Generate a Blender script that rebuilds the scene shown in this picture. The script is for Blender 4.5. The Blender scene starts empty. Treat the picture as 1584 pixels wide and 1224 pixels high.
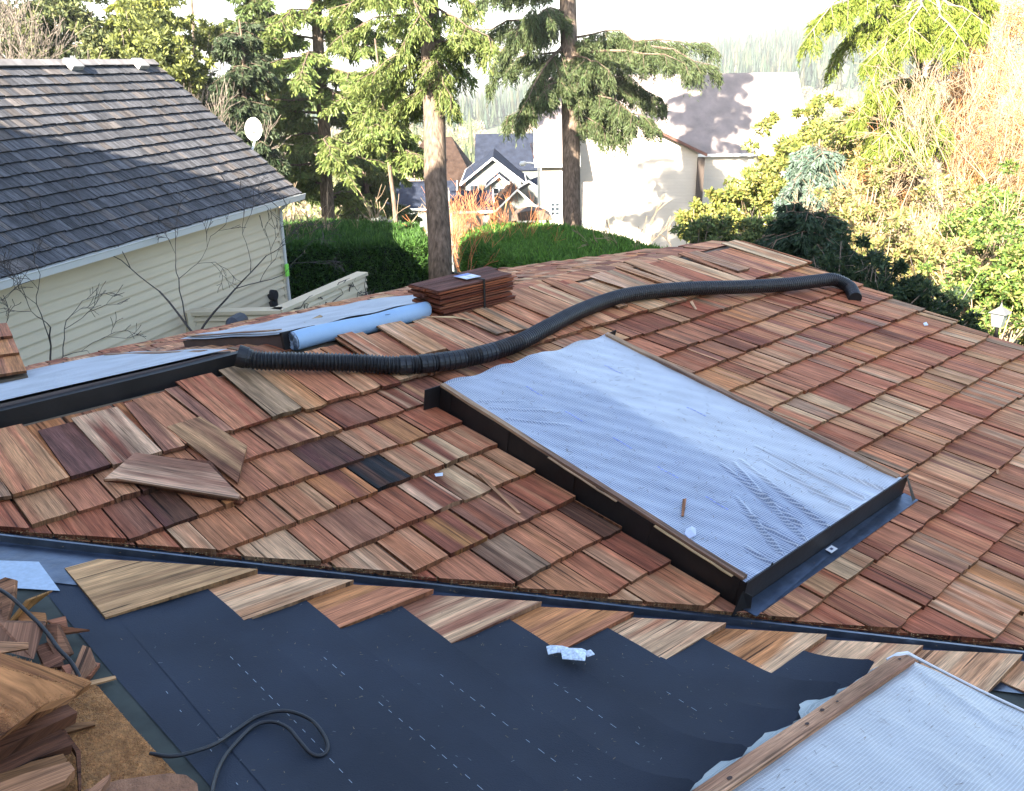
import bpy, math, random
import numpy as np
from mathutils import Vector, Matrix
rad = math.radians
sc = bpy.context.scene
col = sc.collection
# ------------------------------------------------------------------ camera
CAM = np.array([-1.90465449, -2.09441504, 1.845089])
R = np.array([[0.73833492, -0.67429417, -0.01374497], [-0.2475601, -0.25200202, -0.93552604], [0.627356, 0.69413425, -0.35299022]])
FP = 1362.106                      # focal length in photo pixels (1584 wide)
cd = bpy.data.cameras.new('camera'); cam = bpy.data.objects.new('camera', cd); col.objects.link(cam)
cd.sensor_width = 36; cd.lens = 36 * FP / 1584; cd.clip_start = .05; cd.clip_end = 6000
M = Matrix(((R[0][0], -R[1][0], -R[2][0]), (R[0][1], -R[1][1], -R[2][1]), (R[0][2], -R[1][2], -R[2][2])))
cam.matrix_world = Matrix.Translation(Vector(CAM)) @ M.to_4x4()
sc.camera = cam
# ------------------------------------------------------------------ sky and sun
SUN_AZ, SUN_EL = rad(180 + 20), rad(28)      # direction towards the sun, measured from +X
SD = Vector((math.cos(SUN_AZ) * math.cos(SUN_EL), math.sin(SUN_AZ) * math.cos(SUN_EL), math.sin(SUN_EL)))
w = bpy.data.worlds.new('World'); sc.world = w; w.use_nodes = True
nt = w.node_tree; bg = nt.nodes['Background']
sky = nt.nodes.new('ShaderNodeTexSky'); sky.sky_type = 'NISHITA'; sky.sun_disc = False
sky.sun_elevation = SUN_EL; sky.sun_rotation = math.atan2(SD.x, SD.y)
sky.dust_density = 1.6; sky.air_density = 1.0; sky.ozone_density = 1.2
nt.links.new(sky.outputs[0], bg.inputs[0]); bg.inputs[1].default_value = .07
sl = bpy.data.lights.new('sun', 'SUN'); sl.energy = 5.0; sl.angle = rad(.5); sl.color = (1, .9, .76)
so = bpy.data.objects.new('sun', sl); col.objects.link(so)
so.rotation_euler = SD.to_track_quat('Z', 'Y').to_euler(); so.location = (-20, -10, 30)
sc.view_settings.view_transform = 'Standard'; sc.view_settings.look = 'None'
sc.view_settings.exposure = 3.12; sc.view_settings.gamma = 1; sc.view_settings.use_curve_mapping = False
sc.cycles.max_bounces = 6; sc.cycles.transparent_max_bounces = 12; sc.cycles.volume_bounces = 0
# ------------------------------------------------------------------ roof planes
K = 0.16664; YR = 2.19; ZR = K * YR; K3 = .24
RC = math.hypot(1, K)
N1 = np.array([0, -K, 1]) / RC; N2 = np.array([K, 0, 1]) / RC; N3 = np.array([0, K3, 1]) / math.hypot(1, K3)
def ray(x, y): return R.T @ np.array([(x - 792) / FP, (y - 612) / FP, 1.])
def at(x, y, d): return CAM + ray(x, y) * d
def hit(x, y, n, c):
    d = ray(x, y); return CAM + d * (c - n @ CAM) / (n @ d)
def on1(x, y, h=0.): return hit(x, y, N1, h)
def on2(x, y, h=0.): return hit(x, y, N2, h)
C3 = float(N3 @ np.array([0, YR, ZR]))
def on3(x, y, h=0.): return hit(x, y, N3, C3 + h)
def onz(x, y, z): return hit(x, y, np.array([0, 0, 1.]), z)
F1 = (np.zeros(3), np.array([1., 0, 0]), np.array([0, 1, K]), N1)        # u = X, v = Y
F2 = (np.zeros(3), np.array([0, 1., 0]), np.array([-1, 0, K]), N2)       # u = Y, v = -X
F3 = (np.array([0, YR, ZR]), np.array([1., 0, 0]), np.array([0, -1, K3]), N3)  # v = YR - Y
def fp(f, u, v, h): return f[0] + f[1] * u + f[2] * v + f[3] * h
# ------------------------------------------------------------------ objects
def tag(o, label=None, cat=None, group=None, kind=None):
    if label: o['label'] = label
    if cat: o['category'] = cat
    if group: o['group'] = group
    if kind: o['kind'] = kind
    return o
def thing(name, label, cat, loc=(0, 0, 0), group=None):
    o = bpy.data.objects.new(name, None); col.objects.link(o); o.location = loc
    o.empty_display_size = .1
    return tag(o, label, cat, group)
def link(name, me, m, parent=None, label=None, smooth=False):
    o = bpy.data.objects.new(name, me); col.objects.link(o)
    for x in (m if isinstance(m, (list, tuple)) else [m]): me.materials.append(x)
    if parent is not None:
        o.parent = parent
        p = parent; off = Vector((0, 0, 0))
        while p is not None: off += p.location; p = p.parent
        o.location = -off
    if smooth:
        me.polygons.foreach_set('use_smooth', [True] * len(me.polygons))
    if label: o['label'] = label
    return o
class MB:
    def __init__(s): s.v = []; s.f = []; s.uv = []; s.c = []; s.c2 = []; s.mi = []
    def add(s, vs, fs, uvs=None, c=(.5, .5, .5), c2=None, mi=0):
        b = len(s.v); s.v += [tuple(map(float, q)) for q in vs]
        for i, f in enumerate(fs):
            s.f.append([b + k for k in f]); s.mi.append(mi)
            for k in f:
                s.uv.append(uvs[k] if uvs is not None else (0, 0)); s.c.append((*c, 1)); s.c2.append((*(c2 or c), 1))
    def box(s, p, q, c=(.5, .5, .5), mi=0, fr=None):
        """axis box p..q in optional frame (origin, ex, ey, ez)"""
        vs = [(x, y, z) for x in (p[0], q[0]) for y in (p[1], q[1]) for z in (p[2], q[2])]
        fs = [(0, 1, 3, 2), (4, 6, 7, 5), (0, 4, 5, 1), (2, 3, 7, 6), (0, 2, 6, 4), (1, 5, 7, 3)]
        uv = [(v[0] + v[2] * .3, v[1] + v[2]) for v in vs]
        if fr: vs = [fr[0] + fr[1] * v[0] + fr[2] * v[1] + fr[3] * v[2] for v in vs]
        s.add(vs, fs, uv, c, mi=mi)
    def hexa(s, vs, c=(.5, .5, .5), mi=0, c2=None, uvs=None):
        """bottom 4 then top 4"""
        s.add(vs, [(3, 2, 1, 0), (4, 5, 6, 7), (0, 1, 5, 4), (1, 2, 6, 5), (2, 3, 7, 6), (3, 0, 4, 7)], uvs, c, c2, mi)
    def prism(s, top, bot, c=(.5, .5, .5), c2=None, mi=0, uvs=None):
        n = len(top)
        s.add(list(bot) + list(top), [tuple(range(n))[::-1], tuple(range(n, 2 * n))] + [(i, (i + 1) % n, n + (i + 1) % n, n + i) for i in range(n)],
              (list(uvs) * 2) if uvs is not None else None, c, c2, mi)
    def tube(s, pts, rads, n=8, c=(.5, .5, .5), cap=True, mi=0, c2=None):
        pts = [np.array(p, float) for p in pts]
        if np.isscalar(rads): rads = [rads] * len(pts)
        vs = []; uv = []; up = None; L = 0
        for i, p in enumerate(pts):
            t = pts[min(i + 1, len(pts) - 1)] - pts[max(i - 1, 0)]; t = t / (np.linalg.norm(t) + 1e-9)
            if up is None:
                up = np.cross(t, [0, 0, 1.]) if abs(t[2]) < .9 else np.cross(t, [1., 0, 0])
            up = up - t * (up @ t); up /= np.linalg.norm(up) + 1e-9; b = np.cross(t, up)
            if i: L += np.linalg.norm(p - pts[i - 1])
            for k in range(n):
                a = 2 * math.pi * k / n
                vs.append(p + (up * math.cos(a) + b * math.sin(a)) * rads[i]); uv.append((k / n * 6.28 * rads[i], L))
        fs = [(i * n + k, i * n + (k + 1) % n, (i + 1) * n + (k + 1) % n, (i + 1) * n + k) for i in range(len(pts) - 1) for k in range(n)]
        if cap: fs += [tuple(range(n))[::-1], tuple(range((len(pts) - 1) * n, len(pts) * n))]
        s.add(vs, fs, uv, c, c2, mi)
    def build(s, name, m, parent=None, label=None, smooth=False):
        me = bpy.data.meshes.new(name); me.from_pydata(s.v, [], s.f)
        u = me.uv_layers.new(name='UVMap'); u.data.foreach_set('uv', np.array(s.uv, 'f').ravel())
        for nm, d in (('col', s.c), ('col2', s.c2)):
            a = me.color_attributes.new(nm, 'FLOAT_COLOR', 'CORNER'); a.data.foreach_set('color', np.array(d, 'f').ravel())
        me.polygons.foreach_set('material_index', s.mi)
        me.update()
        return link(name, me, m, parent, label, smooth)
# ------------------------------------------------------------------ materials
def mat(name, c=(.5, .5, .5), rough=.7, metal=0, spec=None, noise=None, bump=None, attr=None, stretch=None):
    """noise = (scale, amount) brightness variation in object space; bump=(scale,strength)"""
    m = bpy.data.materials.new(name); m.use_nodes = True; n = m.node_tree; b = n.nodes['Principled BSDF']
    b.inputs['Base Color'].default_value = (*c, 1); b.inputs['Roughness'].default_value = rough; b.inputs['Metallic'].default_value = metal
    if spec is not None: b.inputs['Specular IOR Level'].default_value = spec
    src = None
    if attr:
        a = n.nodes.new('ShaderNodeAttribute'); a.attribute_name = attr; src = a.outputs['Color']
    tc = n.nodes.new('ShaderNodeTexCoord'); co = tc.outputs['Object']
    if stretch:
        mp = n.nodes.new('ShaderNodeMapping'); mp.inputs['Scale'].default_value = (1, 1, stretch); n.links.new(co, mp.inputs[0]); co = mp.outputs[0]
    if noise:
        t = n.nodes.new('ShaderNodeTexNoise'); t.inputs['Scale'].default_value = noise[0]; t.inputs['Detail'].default_value = 5
        n.links.new(co, t.inputs['Vector'])
        mr = n.nodes.new('ShaderNodeMapRange'); mr.inputs[1].default_value = .3; mr.inputs[2].default_value = .7
        mr.inputs[3].default_value = 1 - noise[1]; mr.inputs[4].default_value = 1 + noise[1]; n.links.new(t.outputs[0], mr.inputs[0])
        mx = n.nodes.new('ShaderNodeVectorMath'); mx.operation = 'SCALE'
        if src: n.links.new(src, mx.inputs[0])
        else: mx.inputs[0].default_value = c
        n.links.new(mr.outputs[0], mx.inputs['Scale']); src = mx.outputs[0]
    if src: n.links.new(src, b.inputs['Base Color'])
    if bump:
        t = n.nodes.new('ShaderNodeTexNoise'); t.inputs['Scale'].default_value = bump[0]; t.inputs['Detail'].default_value = 4
        n.links.new(co, t.inputs['Vector'])
        bp = n.nodes.new('ShaderNodeBump'); bp.inputs['Strength'].default_value = bump[1]; bp.inputs['Distance'].default_value = .02
        n.links.new(t.outputs[0], bp.inputs['Height']); n.links.new(bp.outputs[0], b.inputs['Normal'])
    return m
def wood_mat(name, grain=1., rough=.72, gray=0.):
    m = bpy.data.materials.new(name); m.use_nodes = True; n = m.node_tree; b = n.nodes['Principled BSDF']; L = n.links.new
    def node(t, **k):
        x = n.nodes.new(t)
        for a, v in k.items(): setattr(x, a, v)
        return x
    uv = node('ShaderNodeUVMap')
    def nz(sx, sy, det=3, dist=0.):
        mp = node('ShaderNodeMapping'); mp.inputs['Scale'].default_value = (sx, sy, 1); L(uv.outputs[0], mp.inputs[0])
        t = node('ShaderNodeTexNoise'); t.inputs['Scale'].default_value = 1; t.inputs['Detail'].default_value = det; t.inputs['Distortion'].default_value = dist
        L(mp.outputs[0], t.inputs['Vector']); return t.outputs[0]
    def rng(s, a, b_, c, d):
        r = node('ShaderNodeMapRange'); L(s, r.inputs[0])
        for i, v in enumerate((a, b_, c, d)): r.inputs[i + 1].default_value = v
        return r.outputs[0]
    c1 = node('ShaderNodeAttribute'); c1.attribute_name = 'col'; c2 = node('ShaderNodeAttribute'); c2.attribute_name = 'col2'
    broad = nz(11, .7, 2, .12); mid = nz(42, 1.5, 3, .08); fine = nz(330 * grain, 9, 2); pat = nz(9, 7, 4)
    mx = node('ShaderNodeMix', data_type='RGBA'); L(rng(broad, .45, .57, 0, 1), mx.inputs[0]); L(c1.outputs['Color'], mx.inputs[6]); L(c2.outputs['Color'], mx.inputs[7])
    def scale(colr, s):
        v = node('ShaderNodeVectorMath', operation='SCALE'); L(colr, v.inputs[0]); L(s, v.inputs['Scale']); return v.outputs[0]
    o = scale(mx.outputs[2], rng(mid, .3, .7, .58, 1.38))
    o = scale(o, rng(fine, .3, .7, .62, 1.34))
    o = scale(o, rng(pat, .3, .7, .86, 1.12))
    # narrow dark growth-ring streaks
    st = nz(90, 1.0, 2, .1); o = scale(o, rng(st, .60, .68, 1, .45))
    ck = nz(55, .9, 1, 0.); o = scale(o, rng(ck, .685, .70, 1, .25))
    L(o, b.inputs['Base Color']); b.inputs['Roughness'].default_value = rough; b.inputs['Specular IOR Level'].default_value = .16
    bp = node('ShaderNodeBump'); bp.inputs['Strength'].default_value = .8; bp.inputs['Distance'].default_value = .003
    ad = node('ShaderNodeMath', operation='ADD'); L(fine, ad.inputs[0]); L(mid, ad.inputs[1]); L(ad.outputs[0], bp.inputs['Height'])
    L(bp.outputs[0], b.inputs['Normal'])
    return m
WOOD = wood_mat('cedar'); 
rnd = random.Random(7)
PINK = (.46, .182, .09); RED = (.36, .115, .057); TAN = (.53, .265, .132); CREAM = (.62, .375, .21); ORANGE = (.49, .205, .078)
DARK = (.13, .058, .036); MAROON = (.26, .088, .048); BLACK = (.022, .02, .022); PURP = (.30, .125, .072); GREY = (.34, .205, .12)
PAL = [(PINK, TAN), (PINK, RED), (PINK, CREAM), (TAN, RED), (TAN, PURP), (ORANGE, TAN), (PINK, MAROON), (RED, PINK), (TAN, PINK), (PINK, PINK), (MAROON, PINK), (TAN, CREAM), (GREY, PINK), (RED, MAROON), (PINK, PURP)]
CODE = {'n': (PINK, PINK), 't': (TAN, PINK), 'r': (RED, PINK), 'd': (DARK, (.15, .06, .045)), 'o': (ORANGE, TAN), 'k': (BLACK, DARK), 's': (ORANGE, MAROON), 'm': (MAROON, PURP), 'c': (CREAM, MAROON), 'b': (PURP, TAN), 'g': (DARK, GREY), 'y': (CREAM, TAN)}
def jit(c, a=.12):
    k = 1 + rnd.uniform(-a, a); return tuple(max(.005, x * k * (1 + rnd.uniform(-.05, .05))) for x in c)
def clip(poly, a, b, c):
    """keep a*u+b*v<=c"""
    out = []
    for i in range(len(poly)):
        p, q = poly[i], poly[(i + 1) % len(poly)]; dp = a * p[0] + b * p[1] - c; dq = a * q[0] + b * q[1] - c
        if dp <= 0: out.append(p)
        if dp * dq < 0:
            t = dp / (dp - dq); out.append((p[0] + (q[0] - p[0]) * t, p[1] + (q[1] - p[1]) * t))
    return out
def area(p): return .5 * abs(sum(p[i][0] * p[(i + 1) % len(p)][1] - p[(i + 1) % len(p)][0] * p[i][1] for i in range(len(p)))) if len(p) > 2 else 0
def shake(mb, fr, u0, u1, v0, L, colr, hb=.031, t=.018, tt=.005, ht=.0, planes=(), holes=(), skew=0., cup=None, ns=3, yj=.0, vary=True, bend=0.):
    """one tapered board: butt at v0, running up to v0+L"""
    c, c2 = colr; cup = rnd.uniform(-.002, .004) if cup is None else cup
    tw = rnd.uniform(-.003, .003) if vary else 0
    w_ = u1 - u0
    poly = [(u0, v0 + yj), (u1, v0 - yj)]
    e = skew
    poly = [(u0, v0), (u0 + w_ * .33, v0 + rnd.uniform(-.005, .005)), (u0 + w_ * .7, v0 + rnd.uniform(-.005, .005)), (u1, v0 + yj), (u1 + e, v0 + L), (u0 + e, v0 + L)]
    polys = [poly]
    for (a, b, cc) in planes: polys = [clip(p, a, b, cc) for p in polys]
    for (x0, x1, y0, y1) in holes:
        new = []
        for p in polys:
            if len(p) < 3: continue
            new.append(clip(p, 1, 0, x0)); new.append(clip(p, -1, 0, -x1))
            m_ = clip(clip(p, -1, 0, -x0), 1, 0, x1)
            new.append(clip(m_, 0, 1, y0)); new.append(clip(m_, 0, -1, -y1))
        polys = new
    ou, ov = rnd.uniform(0, 50), rnd.uniform(0, 50)
    def H(u, v):
        x = (u - u0) / w_; y = (v - v0) / L
        top = hb + t + (ht + tt - hb - t) * y + cup * (4 * x * (1 - x)) + tw * (x - .5) * (1 - y) + bend * math.sin(math.pi * min(max(y, 0), 1))
        return top, hb + (ht - hb) * y + bend * math.sin(math.pi * min(max(y, 0), 1)) + cup * (4 * x * (1 - x)) * .6
    for p in polys:
        if area(p) < .0009: continue
        xs = [u0 + w_ * i / ns for i in range(1, ns)]
        # insert strip vertices in the outline
        q = []
        for i in range(len(p)):
            a, b = p[i], p[(i + 1) % len(p)]; q.append(a)
            cuts = sorted([(x - a[0]) / (b[0] - a[0]) for x in xs if abs(b[0] - a[0]) > 1e-6 and 1e-3 < (x - a[0]) / (b[0] - a[0]) < 1 - 1e-3])
            q += [(a[0] + (b[0] - a[0]) * s_, a[1] + (b[1] - a[1]) * s_) for s_ in cuts]
        lim = [-1e9] + xs + [1e9]
        for i in range(ns):
            s_ = clip(clip(q, -1, 0, -lim[i]), 1, 0, lim[i + 1])
            if area(s_) < 1e-5: continue
            mb.add([fp(fr, u, v, H(u, v)[0]) for u, v in s_], [tuple(range(len(s_)))], [(u + ou, v + ov) for u, v in s_], c, c2)
        n = len(q); vs = []; uv = []
        for u, v in q:
            a, b = H(u, v); vs += [fp(fr, u, v, b), fp(fr, u, v, a)]; uv += [(u + v * .2 + ou, v + ov), (u + v * .2 + ou, v + ov + .02)]
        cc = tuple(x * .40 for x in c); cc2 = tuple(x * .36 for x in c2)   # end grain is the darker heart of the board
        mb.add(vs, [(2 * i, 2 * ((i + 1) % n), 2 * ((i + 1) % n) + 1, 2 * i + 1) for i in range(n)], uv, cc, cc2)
# ================================================================== the house being re-roofed
house = thing('house', 'house roof being re-covered in new red cedar shakes, filling the foreground', 'house')
XL, XR = -5.2, 4.68
def rakex(v): return 4.45 + .10 * v
SK = (.575, 1.865, -.585, 1.275)        # footprint of the big skylight
mb = MB()
rows = {
 1.26: [(-1.29, 't'), (-1.125, 'n'), (-.985, 'b'), (-.88, 'd'), (-.72, 'n'), (-.6, 'n'), (-.45, 'n'), (-.29, 'b'), (-.065, 'o'), (.06, 'm'), (.25, 'n'), (.41, 'c'), (.53, 'b')],
 1.005: [(-1.24, 'r'), (-1.04, 'm'), (-.905, 'd'), (-.77, 'n'), (-.66, 'o'), (-.57, 'n'), (-.42, 'n'), (-.23, 'd'), (0., 't'), (.19, 's'), (.355, 'r'), (.575, 't')],
 .755: [(-1.02, 'r'), (-.90, 'y'), (-.81, 'n'), (-.62, 't'), (-.48, 't'), (-.30, 's'), (-.10, 'k'), (.08, 't'), (.26, 'c'), (.40, 't'), (.58, 'n')],
 .50: [(-.74, 'y'), (-.53, 'n'), (-.41, 'b'), (-.20, 'r'), (0., 'c'), (.155, 'c'), (.32, 't'), (.475, 'o'), (.585, 'r')],
 .25: [(-.5, 'y'), (-.29, 't'), (-.12, 's'), (.08, 'm'), (.24, 'b'), (.37, 'r'), (.56, 'n')],
 -.005: [(-.23, 'n'), (-.02, 'g'), (.16, 'n'), (.30, 'r'), (.46, 'g'), (.57, 'n')],
 -.255: [(-.02, 'n'), (.22, 'r'), (.34, 't'), (.44, 'm'), (.60, 'n')],
}
keys = sorted(rows)
v = -.255 - .253 * 22
allrows = [(-.255 - .253 * i, None) for i in range(22, 0, -1)] + [(kk, rows[kk]) for kk in keys] + [(1.515, None)]
for v0, spec in allrows:
    edges = []
    if spec: start, x = spec[-1][0], None
    xmin = -v0 - .8 - .1
    # random part to the right (starts at the end of the listed joints)
    if spec:
        us = [s[0] for s in spec] ; cs = [CODE[s[1]] for s in spec]
        u = us[-1]
        first = us[0]
        while first > max(XL, -v0 - .8):
            wdt = rnd.choice((.12, .16, .2, .24)); us.insert(0, first - wdt); cs.insert(0, rnd.choice(PAL)); first -= wdt
    else:
        u = max(XL, -v0 - .8); us = [u]; cs = [rnd.choice(PAL)]
    if v0 > 1.5: PAL_, PAL = PAL, [(ORANGE, PINK), (PINK, ORANGE), (RED, ORANGE), (ORANGE, RED)]
    while u < XR:
        u += rnd.choice((.09, .12, .15, .18, .22, .25)) * rnd.uniform(.9, 1.1) if u > .5 or not spec else .2
        us.append(u)
        cs.append(rnd.choice(PAL))
    if v0 > 1.5: PAL = PAL_
    wob = rnd.uniform(0, 6)
    for i in range(len(us) - 1):
        a, b = us[i] + .003, us[i + 1] - rnd.uniform(.003, .010)
        vj = v0 + (rnd.uniform(-.007, .007) if a > .55 else rnd.uniform(-.004, .004)) + .006 * math.sin(a * 2.1 + wob)
        c = cs[i]; c = (jit(c[0]), jit(c[1]))
        pl = [(-1, -1, .048 + rnd.uniform(-.004, .004)), (1, -.10, 4.45 + rnd.uniform(-.02, .012))]
        shake(mb, F1, a, b, vj, .6 if v0 < 1.4 else .575, c, t=rnd.uniform(.018, .026), planes=pl, holes=[SK], yj=rnd.uniform(-.005, .005))
mb.build('shake_slope', WOOD, house)
# top course whose long boards run up past the ridge
mb = MB(); u = XL
fix = [(-1.29, 't'), (-1.075, 'd'), (-.91, 'c'), (-.70, 'b'), (-.60, 'n'), (-.44, 'b'), (-.37, 'r'), (-.175, 'g'), (-.01, 'o'), (.12, 'n'), (.31, 't'), (.44, 's')]
while u < 4.66:
    if abs(u + 1.29) < .25 and u < -1.29: wd = -1.29 - u
    else: wd = rnd.choice((.10, .13, .16, .19, .22))
    nx = [f for f in fix if abs(f[0] - u) < 1e-6]
    if nx:
        i = fix.index(nx[0]); wd = (fix[i + 1][0] if i + 1 < len(fix) else .55) - u; c = CODE[nx[0][1]]
        if nx[0][1] == 'g': c = ((.38, .24, .135), (.20, .115, .065))
    else: c = rnd.choice(PAL + [(TAN, CREAM), (CREAM, TAN), (GREY, TAN), (TAN, GREY)])
    c = (jit(c[0]), jit(c[1])); c = tuple(tuple(min(.7, x * 1.12) for x in k_) for k_ in c)
    if u + wd > 4.6: wd = 4.62 - u
    if wd < .02: break
    L = rnd.uniform(.58, .70) if u > .5 else (rnd.uniform(.52, .60) if u > -.4 else rnd.uniform(.47, .54))
    vb = 1.495 + rnd.uniform(-.012, .012)
    # slightly different thickness and lift for every board: they are only tacked on
    shake(mb, F1, u + .003, u + wd - .004, vb, L, c, hb=.046, t=rnd.uniform(.013, .020), tt=rnd.uniform(.005, .010), ht=rnd.uniform(.022, .045), skew=rnd.uniform(-.03, .03), bend=rnd.uniform(-.004, .012), yj=rnd.uniform(-.012, .012))
    u += wd
u = -1.6
while u < 4.6:                    # a second, partly laid layer of boards near the ridge
    wd = rnd.uniform(.08, .17)
    if u > .35 and rnd.random() < .55:
        c = rnd.choice([(TAN, CREAM), (PINK, TAN), (CREAM, PINK), (GREY, TAN), (PINK, RED)])
        shake(mb, F1, u, min(u + wd, 4.6), 1.62 + rnd.uniform(-.05, .09), rnd.uniform(.5, .6), (jit(c[0]), jit(c[1])), hb=.064, t=rnd.uniform(.010, .016), ht=rnd.uniform(.035, .052), tt=.008, skew=rnd.uniform(-.05, .05), yj=rnd.uniform(-.01, .01))
    u += wd
mb.build('ridge_shake_row', WOOD, house)
# back slope
SK2 = (0.10, 1.15, -9, 9)
mb = MB(); v = -3.25
while v < -.02:
    u = XL + rnd.uniform(0, .2)
    while u < 4.62:
        wd = rnd.choice((.10, .13, .17, .21, .24)); c = rnd.choice(PAL); c = (jit(c[0], .2), jit(c[1], .2))
        shake(mb, F3, u + .003, min(u + wd - .004, 4.62), v + rnd.uniform(-.012, .012), .5 if v < -.5 else -v + .02, c, t=rnd.uniform(.018, .03), ns=1, yj=rnd.uniform(-.01, .01), planes=[(0, 1, .0)])
        u += wd
    v += .25
mb.build('back_slope', WOOD, house)
# roof deck and walls underneath
deck = mat('deck_board', (.16, .12, .08), .8, noise=(9, .25)); sidg = mat('house_siding', (.42, .38, .30), .7, noise=(3, .08))
mb = MB()
def V(*a): return np.array(a, float)
t_ = .02
for (pts, n_) in (([V(-YR, YR, ZR), V(-4.4 * 0 + 4.4, -4.4, -K * 4.4), V(4.4, -4.4, -K * 4.4), V(4.5, YR, ZR)], N1), ([V(-5.2, -5, K * 5.2), V(4.4, -5, -K * 4.4), V(4.4, -4.4, -K * 4.4), V(-YR, YR, ZR), V(-5.2, YR, K * 5.2)], N2), ([V(XL, 5.35, ZR - K3 * (5.35 - YR)), V(XL, YR, ZR), V(4.55, YR, ZR), V(4.55, 5.35, ZR - K3 * (5.35 - YR))], N3)):
    if len(pts) == 4 and np.allclose(pts[1], pts[2]): pts = [pts[0], pts[1], pts[3]]
    mb.prism([p - n_ * .002 for p in pts], [p - V(0, 0, .05) for p in pts], c=(.2, .15, .1))
mb.build('roof_deck', deck, house)
mb = MB(); zb = -3.4
mb.box((4.30, -4.9, zb), (4.36, 5.0, -.9)); mb.box((-5.1, 4.94, zb), (4.29, 5.0, -.5))
mb.prism([V(4.30, -4.9, -.9), V(4.30, YR, ZR - .06), V(4.30, 5.0, -.42), V(4.30, 5.0, -.9)], [V(4.36, -4.9, -.9), V(4.36, YR, ZR - .06), V(4.36, 5.0, -.42), V(4.36, 5.0, -.9)])
mb.build('wall', sidg, house)
# ---- valley metal
metal = mat('black_metal', (.07, .09, .13), .32, metal=.8, noise=(14, .25), bump=(30, .12))
mb = MB()
d_ = V(1, -1, -K) / math.sqrt(2 + K * K)
A0 = V(-2.2, 2.2, K * 2.2); L0 = 9.6
def vstrip(prof, mi=0):
    """prof: list of (offset towards P1 along +Y on P1 or along -X on P2, lift)"""
    for i in range(len(prof) - 1):
        vs = []
        for s_ in (0, L0):
            for (o, h) in (prof[i], prof[i + 1]):
                if o >= 0: q = A0 + d_ * s_ + V(.5, .5, K * .5) * o * 1.4 + V(0, 0, h)
                else: q = A0 + d_ * s_ + V(.5, .5, -K * .5) * o * 1.4 + V(0, 0, h)
                vs.append(q)
        mb.add(vs, [(0, 1, 3, 2)])
vstrip([(-.36, .012), (-.125, .012), (-.118, .014), (-.110, .038), (-.098, .038), (-.090, .014), (-.03, .012), (.05, .012), (.30, .014)])
mb.build('valley_flashing', metal, house)
# ---- felt underlayment on the near slope
def felt_mat():
    m = mat('felt', (.021, .028, .043), .8, spec=.3, noise=(3, .22), bump=(220, .15)); return m
felt = felt_mat(); tarp_old = mat('old_felt', (.035, .042, .036), .9, noise=(12, .35))
Xs = [-1.285, -.95, -.71, -.47, -.225, .023, .264, .50]; Yl = [.52, .28, .08, -.19, -.42, -.65, -.90, -1.14]
mb = MB()
vs = [fp(F2, -5, -.9, .0015), fp(F2, 1.3, -.9, .0015), fp(F2, 1.9, -1.1 + 3.2, .0015), fp(F2, -5, 3.2, .0015)]
mb.add([V(-4.2, -5, K * 4.2 + .004), V(1.2, -5, -K * 1.2 + .004), V(1.2, -1.45, -K * 1.2 + .004), V(-1.2, .95, K * 1.2 + .004), V(-4.2, 1.7, K * 4.2 + .004)], [(0, 1, 2, 3, 4)])
mb.build('old_underlayment', tarp_old, house, 'dark greenish old underlayment showing beside the scrap pile')
dashm = mat('chalk_white', (.29, .34, .40), .8)
YE = -1.115
YlF = Yl[:7] + [-1.06]
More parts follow.
